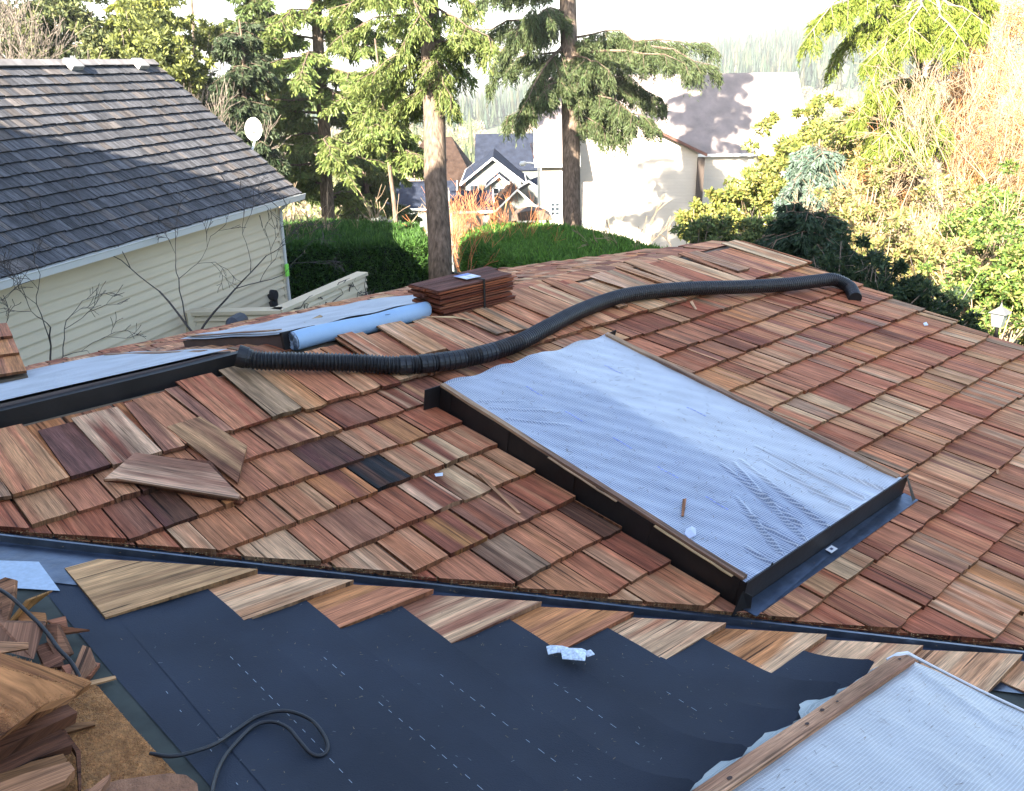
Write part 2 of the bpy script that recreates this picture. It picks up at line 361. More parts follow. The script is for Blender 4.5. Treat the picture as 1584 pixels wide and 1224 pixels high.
for j in range(8):
    Yl_ = Yl; Yl = YlF; mb = MB(); xl = Xs[j]; wtop = .36 if j == 0 else .34
    x_up = -1.36 if j == 0 else xl - .30
    rows_ = []; ys = np.concatenate([np.linspace(Yl[j] + (.27 if j < 7 else .16), max(Yl[j] - .12, YE + .03), 10), np.linspace(max(Yl[j] - .2, YE + .02), YE, 18), np.array([YE - .02])])
    if j == 0: ys = np.concatenate([np.linspace(.98, .4, 6), np.linspace(.3, -3.2, 30)])
    if j in (1,): ys = np.concatenate([np.linspace(Yl[j] + .27, Yl[j] - .12, 10), np.linspace(Yl[j] - .2, -3.2, 26)])
    if j == 2: ys = np.concatenate([np.linspace(Yl[j] + .27, Yl[j] - .12, 10), np.linspace(Yl[j] - .2, -3.2, 26)])
    nx = 7
    for y in ys:
        near = 1 / (1 + math.exp(-(y - Yl[j] + .01) / .018))       # 1 over the shake, 0 beyond it
        for i in range(nx):
            f = i / (nx - 1)
            x = (x_up if not (j == 0) else -1.36 - .02 * math.sin(y * 2)) * (1 - f) + xl * f
            if j == 0: x = (-1.36 - .02 * math.sin(y * 2)) * (1 - f) + (xl + .36) * f
            on = near * (.0135 * max(0, (f - .45) / .55)) if j else 0.
            hh = .0065 + .0022 * j + on + .0025 * f + .002 * math.sin(y * 5 + j) * f + .0012 * math.sin(x * 30 + y * 11)
            hh += (1 - near) * .007 * f ** 5
            if j >= 3:    # lower corner curls up at the skylight kerb
                e_ = max(0, min(1, 1 - (y - YE) / .26)); hh += .085 * e_ ** 1.8 * (.08 + .92 * f ** 3)
            xx = x + .010 * math.sin(y * 3 + j * 2) * f
            rows_.append(fp(F2, y, -xx, hh))
    fs = [(a * nx + i, a * nx + i + 1, (a + 1) * nx + i + 1, (a + 1) * nx + i) for a in range(len(ys) - 1) for i in range(nx - 1)]
    mb.add(rows_, fs, [(0, 0)] * len(rows_))
    # dashed guide lines printed on the felt
    for dx, per, ln in ((-.055, .032, .014), (-.125, .047, .02)) if j else ((-.06 + .36, .032, .014), (-.16 + .36, .04, .018), (.0, .05, .012)):
        y = Yl[j] - .12 if j else .42
        if dx == 0.: y = .05
        while y > YE + (.18 if j >= 3 else 0) - (2 if j < 3 else 0):
            if rnd.random() < (.9 if dx else .35):
                x = xl + dx + .010 * math.sin(y * 3 + j * 2); l2 = ln * rnd.uniform(.7, 1.2)
                f = 1 + dx / .30
                if j == 0:
                    f = (x + 1.36) / .435
                hh = .0065 + .0022 * j + .0025 * f + .002 * math.sin(y * 5 + j) * f + .0012 * math.sin(x * 30 + y * 11) + .0016
                if j: hh += 0
                mb.add([fp(F2, y, -x, hh), fp(F2, y - l2, -x, hh), fp(F2, y - l2, -x - .0016, hh), fp(F2, y, -x - .0016, hh)], [(0, 1, 2, 3)], mi=1)
            y -= per
    fo = mb.build('felt_strip', [felt, dashm], house, smooth=True); Yl = Yl_
    if j == 0: fo['label'] = 'widest felt strip, its left edge beside the scrap pile'
# ---- starter shakes along the valley
cs_ = [((.54, .31, .145), (.32, .17, .08)), (TAN, CREAM), (PINK, ORANGE), (CREAM, PURP), (PINK, ORANGE), (CREAM, PINK), (CREAM, ORANGE), (CREAM, PINK), (TAN, CREAM), (CREAM, TAN), (TAN, PINK), (CREAM, TAN), (TAN, CREAM)]
labs = ['golden brown shake lying uncovered at the upper end of the starter row', None, 'reddish shake, third in the starter row', None, None, None, None, None]
for i in range(14):
    xt = Xs[i] if i < 8 else .5 + .245 * (i - 7); yl = Yl[i] if i < 8 else -1.14 - .245 * (i - 7)
    mb = MB(); yh = yl + .30
    x0 = (xt if i == 0 else xt - .03); x1 = -.255 - yl
    c = cs_[i % len(cs_)]
    c = tuple(tuple(min(.75, x * 1.1) for x in k_) for k_ in c)
    sk = -.0
    shake(mb, F2, yl, yh + .1, -x1, x1 - x0, (c[0], c[1]), hb=.036, t=.019 if i < 8 else .028, tt=.007, ht=.008, planes=[(1, -1, -.255)], cup=.002, vary=False)
    o_ = mb.build('shake', WOOD, house)
    if i < 8 and labs[i]: o_['label'] = labs[i]
# pale membrane patch at the head of the valley
patch = mat('pale_membrane', (.36, .45, .56), .55, noise=(60, .12))
mb = MB(); q = [on2(-30, 866, .012), on2(60, 869, .012), on2(93, 914, .012), on2(-60, 905, .012)]
mb.add(q, [(0, 1, 2, 3)]); mb.build('membrane_patch', patch, house, 'pale blue membrane patch at the left end of the valley')
mb = MB(); q = [on2(88, 866, .009), on2(330, 889, .009), on2(250, 905, .009), on2(90, 874, .009)]
mb.add(q, [(0, 1, 2, 3)]); mb.build('membrane_patch', patch, house, 'pale blue sliver of membrane under the first shake')
# ------------------------------------------------------------------ skylights
def sheet_mat(name, base, dark, grid=.0115, gmix=.5):
    m = bpy.data.materials.new(name); m.use_nodes = True; n = m.node_tree; b = n.nodes['Principled BSDF']; L = n.links.new
    def node(t, **k):
        x = n.nodes.new(t)
        for a, v in k.items(): setattr(x, a, v)
        return x
    uv = node('ShaderNodeUVMap'); sp = node('ShaderNodeSeparateXYZ'); L(uv.outputs[0], sp.inputs[0])
    def math_(op, a, b_=None):
        x = node('ShaderNodeMath', operation=op)
        for i, s in enumerate((a, b_)):
            if s is None: continue
            if isinstance(s, (int, float)): x.inputs[i].default_value = s
            else: L(s, x.inputs[i])
        return x.outputs[0]
    def line(s, per, wid):
        f = math_('FRACT', math_('DIVIDE', s, per)); return math_('LESS_THAN', f, wid)
    nzn = node('ShaderNodeTexNoise'); nzn.inputs['Scale'].default_value = 3.5; nzn.inputs['Detail'].default_value = 4; L(uv.outputs[0], nzn.inputs['Vector'])
    sx = math_('ADD', sp.outputs[0], math_('MULTIPLY', nzn.outputs[0], .02)); sy = math_('ADD', sp.outputs[1], math_('MULTIPLY', nzn.outputs[0], .02))
    g = math_('MAXIMUM', line(sx, grid, .3), math_('MULTIPLY', line(sy, grid * 1.0, .22), .55))
    at_ = node('ShaderNodeAttribute'); at_.attribute_name = 'col'
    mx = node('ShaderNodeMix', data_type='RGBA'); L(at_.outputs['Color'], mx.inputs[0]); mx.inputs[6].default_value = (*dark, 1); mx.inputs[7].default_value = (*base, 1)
    bl = node('ShaderNodeTexNoise'); bl.inputs['Scale'].default_value = 5; bl.inputs['Detail'].default_value = 6; L(uv.outputs[0], bl.inputs['Vector'])
    mr = node('ShaderNodeMapRange'); L(bl.outputs[0], mr.inputs[0]); mr.inputs[1].default_value = .3; mr.inputs[2].default_value = .7; mr.inputs[3].default_value = .86; mr.inputs[4].default_value = 1.1
    v = node('ShaderNodeVectorMath', operation='SCALE'); L(mx.outputs[2], v.inputs[0]); L(mr.outputs[0], v.inputs['Scale'])
    m2 = node('ShaderNodeMix', data_type='RGBA'); L(math_('MULTIPLY', g, gmix), m2.inputs[0]); L(v.outputs[0], m2.inputs[6]); m2.inputs[7].default_value = (.82, .85, .88, 1)
    L(m2.outputs[2], b.inputs['Base Color']); b.inputs['Roughness'].default_value = .28; b.inputs['Specular IOR Level'].default_value = .5
    w1 = node('ShaderNodeTexNoise'); w1.inputs['Scale'].default_value = 14; w1.inputs['Detail'].default_value = 5; w1.inputs['Distortion'].default_value = 1.2; L(uv.outputs[0], w1.inputs['Vector'])
    bp = node('ShaderNodeBump'); bp.inputs['Strength'].default_value = .35; bp.inputs['Distance'].default_value = .006
    L(math_('ADD', w1.outputs[0], math_('MULTIPLY', g, .12)), bp.inputs['Height']); L(bp.outputs[0], b.inputs['Normal'])
    return m
SHEET = sheet_mat('reinforced_sheet', (.38, .41, .46), (.15, .19, .29)); SHEET3 = sheet_mat('reinforced_sheet_grey', (.36, .37, .38), (.30, .31, .32), .009, .3)
FAB = mat('pale_membrane_fabric', (.42, .45, .49), .6, noise=(5, .14), bump=(60, .2))
BROWN = mat('bronze_curb', (.085, .06, .055), .5, noise=(6, .2)); KERB = mat('dark_flashing', (.014, .012, .012), .5, spec=.3, noise=(5, .35), bump=(40, .06))
BATT = wood_mat('batten_wood', 1, .8)
def wframe(fr, o): return fr
def sheet(fr, x0, x1, y0, y1, nx, ny, hf, colf, m, parent, th=.0):
    vs = []; uv = []; cc = []
    for j in range(ny + 1):
        for i in range(nx + 1):
            u = x0 + (x1 - x0) * i / nx; v = y0 + (y1 - y0) * j / ny
            vs.append(fp(fr, u, v, hf(u, v))); uv.append((u, v)); cc.append(colf(u, v))
    fs = [(j * (nx + 1) + i, j * (nx + 1) + i + 1, (j + 1) * (nx + 1) + i + 1, (j + 1) * (nx + 1) + i) for j in range(ny) for i in range(nx)]
    b = MB(); b.add(vs, fs, uv)
    b.c = [(*cc[k],1) for f in fs for k in f]
    return b.build('plastic_sheet', m, parent, smooth=True)
def seg(u, v, a, b):
    dx, dy = b[0] - a[0], b[1] - a[1]; t = max(0, min(1, ((u - a[0]) * dx + (v - a[1]) * dy) / (dx * dx + dy * dy)))
    return math.hypot(u - a[0] - dx * t, v - a[1] - dy * t), t
# large skylight on the near-right slope
x0, x1, y0, y1 = .59, 1.83, -.575, 1.215; H = .15
mb = MB(); mb.box((x0 + .004, y0 + .004, .0), (x1 - .004, y1 - .004, H - .032), (.2, .1, .1), fr=F1)
sk = mb.build('skylight', KERB, house, 'largest skylight, its plastic cover creased at the lower corner, in the middle of the roof')
mb = MB()
for a, b in (((x0 - .004, y0 - .006), (x0 + .0, y1)), ((x0 - .004, y0 - .010), (x1 + .055, y0 - .004)), ((x1 + .0, y0), (x1 + .004, y1))):
    mb.box((*a, .004), (*b, H + .003 if a[1] < y0 - .008 else H - .003), fr=F1)
for i in range(5):        # overlapping side pieces, stepped like the courses
    v = y0 + .02 + i * .42; mb.box((x0 - .0065 - .0006 * i, v, .012), (x0 - .0042, min(v + .30, y1 - .01), H - .006 + .003 * (i % 2)), fr=F1)
mb.box((x0 - .10, y1 - .002, .03), (x0 - .004, y1 + .003, H + .005), fr=F1); mb.box((x0 - .004, y1 + .003, .03), (x1 + .055, y1 + .006, H - .004), fr=F1)
mb.prism([fp(F1, x1 + .004, y1 - .002, H + .012), fp(F1, x1 + .065, y1 - .002, H + .02), fp(F1, x1 + .06, y1 - .002, .04), fp(F1, x1 + .004, y1 - .002, .04)], [fp(F1, x1 + .004, y1 + .002, H + .012), fp(F1, x1 + .065, y1 + .002, H + .02), fp(F1, x1 + .06, y1 + .002, .04), fp(F1, x1 + .004, y1 + .002, .04)])
# return flange at the lower right corner and the folded lower left one
mb.prism([fp(F1, x1 + .03, y0 - .012, H + .0), fp(F1, x1 + .058, y0 - .010, H - .012), fp(F1, x1 + .058, y0 - .075, .045), fp(F1, x1 + .03, y0 - .075, .045)], [fp(F1, x1 + .027, y0 - .012, H + .0), fp(F1, x1 + .062, y0 - .006, H - .012), fp(F1, x1 + .062, y0 - .075, .045), fp(F1, x1 + .027, y0 - .075, .045)])
mb.prism([fp(F1, x0 - .02, y0 - .01, H - .03), fp(F1, x0 + .01, y0 - .035, H - .05), fp(F1, x0 + .01, y0 - .05, .0), fp(F1, x0 - .06, y0 - .015, .02)], [fp(F1, x0 - .02, y0 - .007, H - .03), fp(F1, x0 + .013, y0 - .031, H - .05), fp(F1, x0 + .013, y0 - .046, .0), fp(F1, x0 - .06, y0 - .01, .02)])
mb.build('flashing', KERB, sk)
mb = MB()
mb.prism([fp(F1, x0 - .02, y0 - .012, .048), fp(F1, x1 + .07, y0 - .012, .048), fp(F1, x1 + .065, y0 - .082, .052), fp(F1, x0 - .005, y0 - .078, .044)][::-1], [fp(F1, x0 - .02, y0 - .012, .044), fp(F1, x1 + .07, y0 - .012, .044), fp(F1, x1 + .065, y0 - .082, .049), fp(F1, x0 - .005, y0 - .078, .041)][::-1])
mb.build('apron', metal, sk, 'shiny blue-black metal apron below the skylight')
cw = (.40, .26, .16); cw2 = (.22, .13, .09)
def batten(fr, a, b, wd, h0, th, parent, c=cw, c2=cw2, name='batten', wob=.002):
    """strip of wood from (u,v) a to b"""
    dx, dy = b[0] - a[0], b[1] - a[1]; l = math.hypot(dx, dy); px, py = -dy / l, dx / l; n = 9; m_ = MB(); o1 = rnd.uniform(0, 30)
    vs = []; uv = []
    for i in range(n):
        t = i / (n - 1); wj = wd * (1 + rnd.uniform(-.06, .06)); hj = h0 + rnd.uniform(-wob, wob)
        for s_, hh in ((-.5, hj), (.5, hj), (.5, hj + th), (-.5, hj + th)):
            vs.append(fp(fr, a[0] + dx * t + px * wj * s_, a[1] + dy * t + py * wj * s_, hh)); uv.append((s_ * wd + hh + o1, l * t + o1))
    fs = [(i * 4 + k, i * 4 + (k + 1) % 4, i * 4 + 4 + (k + 1) % 4, i * 4 + 4 + k) for i in range(n - 1) for k in range(4)] + [(3, 2, 1, 0), tuple(range(4 * n - 4, 4 * n))]
    m_.add(vs, fs, uv, c, c2); return m_.build(name, BATT, parent)
batten(F1, (x0 + .008, y0 + .01), (x0 + .008, y1), .028, H - .002, .014, sk)
batten(F1, (x1 - .012, y0 + .01), (x1 - .012, y1), .036, H - .002, .014, sk)
for a, b in ((.05, .42), (.62, 1.02)):
    batten(F1, (x0 - .010, y0 + a), (x0 - .010, y0 + b), .012, H - .006, .004, sk, (.6, .42, .22), (.5, .34, .2), 'wood_splinter')
folds = [((1.28, -.05), (1.02, -.56)), ((1.33, -.05), (1.18, -.57)), ((1.22, -.02), (1.10, -.5)), ((1.42, -.12), (1.38, -.56)), ((1.50, -.02), (1.52, -.55)), ((1.05, -.22), (.86, -.56)), ((.98, -.3), (.95, -.57)), ((1.60, -.3), (1.66, -.57)), ((.78, -.45), (.76, -.58)), ((.85, .9), (.66, 1.0)), ((.9, .75), (.66, .92)), ((.88, .6), (.66, .8))]
def h1(u, v):
    ex = min(u - x0, x1 - u); ey = min(v - y0, y1 - v)
    h = H + .001 - .012 * (1 - math.exp(-max(ex, 0) / .08)) * (1 - math.exp(-max(ey, 0) / .12))
    h += .03 * math.exp(-((u - 1.20) / .13) ** 2 - ((v - 1.24) / .07) ** 2)          # slack bulge at the top edge
    for i, (a, b) in enumerate(folds):
        d, t = seg(u, v, a, b); k_ = 1 if i < 9 else .45
        h += (.013 * math.exp(-(d / .0085) ** 2) - .003 * math.exp(-((d - .018) / .012) ** 2)) * math.sin(math.pi * (.12 + .88 * t) * .62) * k_
    h += .0016 * math.sin(u * 23 + v * 9) * math.sin(v * 17 - u * 6) + .0008 * math.sin(u * 60 + v * 31)
    if v > y1 - .0: h = H - (v - y1) * .9 + .012 + .01 * math.sin(u * 21)
    if v < y0 + .05: h = max(h, H - .006) + .0015 * math.sin(u * 70)
    return h
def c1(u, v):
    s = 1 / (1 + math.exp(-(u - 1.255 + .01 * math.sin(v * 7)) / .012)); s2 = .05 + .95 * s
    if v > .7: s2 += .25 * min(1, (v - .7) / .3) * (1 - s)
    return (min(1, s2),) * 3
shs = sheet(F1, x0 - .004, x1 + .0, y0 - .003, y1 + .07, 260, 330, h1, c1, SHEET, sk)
blue = mat('blue_print', (.22, .28, .62), .5); mb = MB()
for u, v in ((.97, .94), (.96, .65), (.97, .35), (.95, .07), (.94, -.2), (1.52, .9), (1.53, .35)):
    mb = MB()
    for k in range(6):
        a = v + .06 - k * .02; dx = rnd.uniform(-.003, .003)
        mb.add([fp(F1, u + dx - .004, a, h1(u, a) + .0012), fp(F1, u + dx + .004, a, h1(u, a) + .0012), fp(F1, u + dx + .005, a - .015, h1(u, a - .015) + .0012), fp(F1, u + dx - .003, a - .015, h1(u, a - .015) + .0012)], [(3, 2, 1, 0)])
    mb.build('printed_mark', blue, shs)
stm = mat('sticker_white', (.7, .72, .75), .4); mb = MB(); u, v = 1.17, y0 - .05
mb.box((u, v, .051), (u + .05, v + .028, .0525), fr=F1); st_ = mb.build('sticker', stm, sk)
mb = MB(); mb.box((u + .017, v + .009, .0527), (u + .033, v + .02, .0532), fr=F1); mb.build('printed_mark', mat('print_dark', (.05, .06, .12), .5), st_)
# skylight on the back slope beside the roll
def kerb_box(fr, xa, xb, ya, yb, h, m, lab, lo=-.02):
    b = MB(); b.box((xa, ya, lo), (xb, yb, h), fr=fr); return b.build('skylight', m, house, lab)
sb = kerb_box(F3, .30, 1.72, YR - 3.66, YR - 2.235, .095, BROWN, 'brown-sided skylight on the back slope beside the pale blue roll')
hn = lambda u, v: .110 + .006 * math.sin(u * 7 + v * 3) * math.sin(v * 5) + .004 * math.sin(u * 19)
sheet(F3, .285, 1.735, YR - 3.675, YR - 2.22, 30, 30, hn, lambda u, v: (1, 1, 1), FAB, sb)
mb = MB(); mb.box((.293, YR - 2.228, -.01), (.50, YR - 2.20, .112), fr=F3); mb.build('flashing', KERB, sb)
batten(F3, (.33, YR - 3.6), (.33, YR - 2.3), .04, .118, .006, sb)
mb = MB(); q = [np.array([.284, y, 0]) for y in (0,)]
# skylight behind the ridge at the left
sl_ = kerb_box(F3, -2.9, -.03, YR - 4.02, YR - 2.17, .078, BROWN, 'skylight behind the long black kerb at the left edge of the roof')
sheet(F3, -2.9, -.04, YR - 4.05, YR - 2.165, 44, 24, lambda u, v: .092 + .006 * math.sin(u * 5 + v * 3) * math.sin(v * 4) + .004 * math.exp(-(seg(u, v, (-1.3, -1.2), (-.8, -.7))[0] / .01) ** 2), lambda u, v: (1, 1, 1), FAB, sl_)
mb = MB(); q0, q1 = on1(-300, 669 + 78, 0), None
zt = .437; zb_ = .27
mb.prism([V(-2.9, 2.115, zb_ - .01), V(.02, 2.115, zb_ + .02), V(.02, 2.115, zt + .012), V(-.35, 2.115, zt + .006), V(-2.9, 2.115, zt - .012)], [V(-2.9, 2.16, zb_ - .01), V(.02, 2.16, zb_ + .02), V(.02, 2.16, zt + .012), V(-.35, 2.16, zt + .006), V(-2.9, 2.16, zt - .012)])
mb.build('flashing', KERB, sl_)
batten(F3, (-.10, YR - 4.0), (-.10, YR - 2.35), .045, .086, .012, sl_, (.42, .28, .17), (.3, .18, .12))
# near skylight at the lower right
ax0, ax1, ay0, ay1 = -1.9, .64, -1.19, -2.7; H3 = .10
mb = MB(); mb.box((ay1, -ax1, .0), (ay0 - .004, -ax0, H3 - .008), fr=F2); s3 = mb.build('skylight', KERB, house, 'nearest skylight, greyish sheet with a long wooden batten, at the lower right corner')
def h3(u, v):
    d, t = seg(u, v, (-1.19, -.64), (-1.7, .1)); d2, _ = seg(u, v, (-1.19, -.62), (-1.5, -.5)); 
    return H3 + .002 + .0015 * math.sin(u * 19 + v * 8) + .001 * math.sin(v * 33 + u * 12) + .005 * math.exp(-(d2 / .012) ** 2) + .004 * math.exp(-(seg(u, v, (-1.2, -.62), (-1.35, -.3))[0] / .01) ** 2)
s3s = sheet(F2, ay1, ay0 + .005, -ax1 - .006, -ax0, 80, 120, h3, lambda u, v: (.75, .75, .75), SHEET3, s3)
batten(F2, (ay0 + .008, -ax1 + .01), (ay0 + .008, -ax0), .048, H3 + .004, .017, s3, (.44, .25, .15), (.28, .14, .085))
# folded white edge of that sheet and the ragged mesh along the batten
fr_m = sheet_mat('mesh_edge', (.34, .41, .41), (.3, .36, .36), .009)
mb = MB(); n = 60; vs = []; uv = []
for i in range(n):
    x = .62 - 1.7 * i / (n - 1); k_ = abs(math.sin(i * .35)) * .02 + rnd.uniform(0, .008)
    if .10 < x < .34: k_ += .05 * (1 - abs(x - .16) / .2) if x < .36 else 0
    if x < -.05: k_ += .022
    vs += [fp(F2, ay0 + .034, -x, H3 + .008), fp(F2, ay0 + .048 + k_ * .6, -x, H3 - .012 - k_ * .3), fp(F2, ay0 + .055 + k_ * .9, -x + .006 * math.sin(i * 1.7), .074 - k_ * .25)]; uv += [(0, x), (.03, x), (.06 + k_, x)]
mb.add(vs, [(i * 3 + k, i * 3 + k + 1, i * 3 + 4 + k, i * 3 + 3 + k) for i in range(n - 1) for k in (0, 1)], uv, (1, 1, 1)); mb.build('sheet_edge', fr_m, s3)
mb = MB(); pts = [fp(F2, -1.145, -.56, H3 + .01), fp(F2, -1.16, -.60, H3 + .022), fp(F2, -1.175, -.645, H3 + .02), fp(F2, -1.20, -.668, H3 + .006), fp(F2, -1.27, -.665, H3 + .004), fp(F2, -1.4, -.655, H3 + .003), fp(F2, -1.9, -.65, H3 + .003)]
mb.tube(pts, [.004, .007, .007, .006, .005, .005, .005], 6); mb.build('sheet_fold', stm, s3)
knot = mat('knot_dark', (.05, .025, .02), .8)
for x in (.575, .16, .08, -.02, -.40, -.55):
    mb = MB(); c_ = (ay0 + .008 + rnd.uniform(-.008, .008), -x); r_ = rnd.uniform(.004, .008)
    mb.add([fp(F2, c_[0] + r_ * math.cos(a) * .8, c_[1] + r_ * 1.5 * math.sin(a), H3 + .0245) for a in np.linspace(0, 6.28, 9)[:-1]], [tuple(range(8))]); mb.build('knot', knot, s3)
# ================================================================== things lying on the roof
# corrugated pipe
pipem = mat('black_plastic', (.010, .011, .014), .42, noise=(8, .2), spec=.5)
pix = [(372, 557), (400, 558), (440, 559), (490, 560), (560, 562), (620, 565), (680, 560), (740, 550), (800, 531), (850, 505), (900, 480), (960, 459), (1020, 450), (1080, 446), (1150, 444), (1220, 440), (1262, 435), (1290, 433), (1312, 441), (1323, 466)]
P = [on1(x, y, .110) for x, y in pix]
P[0] = P[0] + V(0, 0, .02)
P[-1] = on1(1323, 462, .06); P[-2] = on1(1313, 444, .085)
def spline(P, step):
    P = [2 * P[0] - P[1]] + P + [2 * P[-1] - P[-2]]; out = []
    for i in range(1, len(P) - 2):
        n = max(2, int(np.linalg.norm(P[i + 1] - P[i]) / step))
        for k in range(n):
            t = k / n; out.append(.5 * ((2 * P[i]) + (-P[i - 1] + P[i + 1]) * t + (2 * P[i - 1] - 5 * P[i] + 4 * P[i + 1] - P[i + 2]) * t * t + (-P[i - 1] + 3 * P[i] - 3 * P[i + 1] + P[i + 2]) * t ** 3))
    out.append(P[-2]); return out
S_ = spline(P, .0030); Ls = np.concatenate([[0], np.cumsum([np.linalg.norm(S_[i + 1] - S_[i]) for i in range(len(S_) - 1)])]); TL = Ls[-1]
def near_len(px, py):
    q = on1(px, py, .1); return Ls[int(np.argmin([np.linalg.norm(s - q) for s in S_]))]
plain = [(near_len(616, 566), near_len(636, 565)), (near_len(646, 564), near_len(668, 562)), (near_len(672, 561), near_len(715, 555)), (near_len(735, 551), near_len(762, 545)), (near_len(1255, 436), near_len(1283, 433))]
rr = []; r0 = .050
for l in Ls:
    c_ = .5 + .5 * math.cos(2 * math.pi * l / .0185); r_ = r0 + .001 - .0085 * (1 - c_) ** .8
    if l < .05: r_ = r0 + .006 if l < .035 else r0
    for a, b in plain:
        if a < l < b: r_ = r0 + .0015 - (.003 if (l - a) % .03 < .004 else 0)
    if l > near_len(800, 531) : r_ = r0 - .0045 * (1 - c_)
    rr.append(r_)
mb = MB(); mb.tube([*S_], rr, 20, cap=False)
pipe = mb.build('drain_pipe', pipem, None, smooth=False); tag(pipe, 'long black corrugated drain pipe snaking along the ridge', 'pipe')
mb = MB(); d0_ = (S_[0] - S_[4]); d0_ /= np.linalg.norm(d0_)
mb.tube([S_[0] + d0_ * .012, S_[3], S_[9], S_[14], S_[10], S_[4]], [.0575, .0575, .056, .050, .044, .040], 24, cap=False); mb.build('pipe_mouth', pipem, pipe, 'belled open mouth of the pipe')
mb = MB(); mb.tube([S_[-1], S_[-3]], [.0478, .0478], 20, c=(.01, .01, .01)); mb.build('pipe_end', mat('pipe_dark', (.006, .006, .007), .8), pipe)
# pale blue roll
rollm = mat('pale_blue_membrane', (.30, .46, .66), .5, noise=(4, .08), bump=(30, .05)); mb = MB(); pts = []
for i in range(15):
    t = i / 14; pts.append(V(.335 + .91 * t, 2.175 + .006 * math.sin(t * 6), .362 + .062 + .004 * math.sin(t * 9)))
mb.tube(pts, [.054 + .0012 * math.sin(i * 1.3) for i in range(15)], 22, cap=False)
vs = []; n = 60
for xx, o in ((.325, 0), (.40, .0)):
    pass
roll = mb.build('membrane_roll', rollm, None, smooth=True); tag(roll, 'pale blue roll of roofing membrane lying beside the bundle of shakes', 'roll')
for end, sgn in ((pts[0], -1), (pts[-1], 1)):
    mb = MB(); vs = []; n = 90
    for i in range(n):
        a = i * .42; r_ = .054 - .042 * i / n; 
        for dx in (.0, -.010 + .004 * math.sin(i * .9)): vs.append(end + V(sgn * (-dx), r_ * math.cos(a), r_ * math.sin(a)))
    mb.add(vs, [(2 * i, 2 * i + 2, 2 * i + 3, 2 * i + 1) for i in range(n - 1)])
    mb.tube([end + V(-sgn * .01, 0, 0), end + V(-sgn * .012, 0, 0)], .05, 20); mb.build('roll_end', mat('roll_inner', (.25, .32, .42), .7, noise=(60, .5)), roll)
mb = MB(); mb.tube([V(.92 + .05 * i, 2.175 - .054 * math.cos(.75 + .02 * i), .424 + .0555 * math.sin(.75 + .02 * i + (.12 if i == 0 else 0))) for i in range(6)], .0016, 5); mb.build('sheet_edge', KERB, roll)
# bundle of shakes
bx0, by0, bz0 = 1.27, 2.04, .372
bun = thing('shake_bundle', 'strapped bundle of dark cedar shakes with a paper label sitting on the ridge', 'bundle', (1.56, 2.18, .38))
DKW = wood_mat('wet_cedar', 1, .7)
lay = 13; ht = .205
bf = (V(bx0, by0, bz0), V(.9995, .02, 0), V(-.02, .9995, 0), V(0, -.0, 1.))
for i in range(lay):
    z0 = i * ht / lay; th = ht / lay - .0015
    mb = MB(); side = i % 2
    for (ya, yb) in ((0, .12), (.125, .285)) if side else ((0, .165), (.17, .28)):
        xa = rnd.uniform(-.012, .02) - (.03 if i > 8 else 0); xb = .60 + rnd.uniform(-.02, .03); tp = .35
        za, zb2 = (th, th * tp) if side else (th * tp, th); y_ = ya + rnd.uniform(-.008, .004)
        c = rnd.choice([((.22, .062, .03), (.11, .034, .02)), ((.29, .09, .038), (.14, .042, .022)), ((.12, .04, .024), (.22, .08, .04))])
        if i == lay - 1: c = ((.15, .06, .042), (.11, .042, .03))
        mb.hexa([bf[0] + bf[1] * X + bf[2] * Y + bf[3] * Z for X, Y, Z in ((xa, y_, z0), (xb, y_, z0), (xb, yb, z0), (xa, yb, z0), (xa, y_, z0 + za), (xb, y_, z0 + zb2), (xb, yb, z0 + zb2), (xa, yb, z0 + za))], c[0], c2=c[1], uvs=[(Y + Z * 3 + i, X) for X, Y, Z in ((xa, y_, z0), (xb, y_, z0), (xb, yb, z0), (xa, yb, z0), (xa, y_, z0 + za), (xb, y_, z0 + zb2), (xb, yb, z0 + zb2), (xa, yb, z0 + za))])
    mb.build('shake', DKW, bun)
mb = MB(); mb.box((.33, -.012, .0), (.345, -.008, ht + .006), fr=bf); mb.box((.33, -.008, ht + .002), (.345, .29, ht + .006), fr=bf); mb.box((.33, .29, .0), (.345, .294, ht + .006), fr=bf); mb.build('strap', KERB, bun)
mb = MB(); mb.box((.255, .06, ht + .0062), (.375, .19, ht + .0072), fr=bf); lb = mb.build('paper_label', stm, bun)
mb = MB()
for a, b in (((.258, .15), (.372, .187)), ((.262, .07), (.30, .076)), ((.325, .07), (.37, .076)), ((.312, .065), (.318, .15))): mb.box((*a, ht + .0074), (*b, ht + .0078), fr=bf)
mb.build('printed_mark', blue, lb)
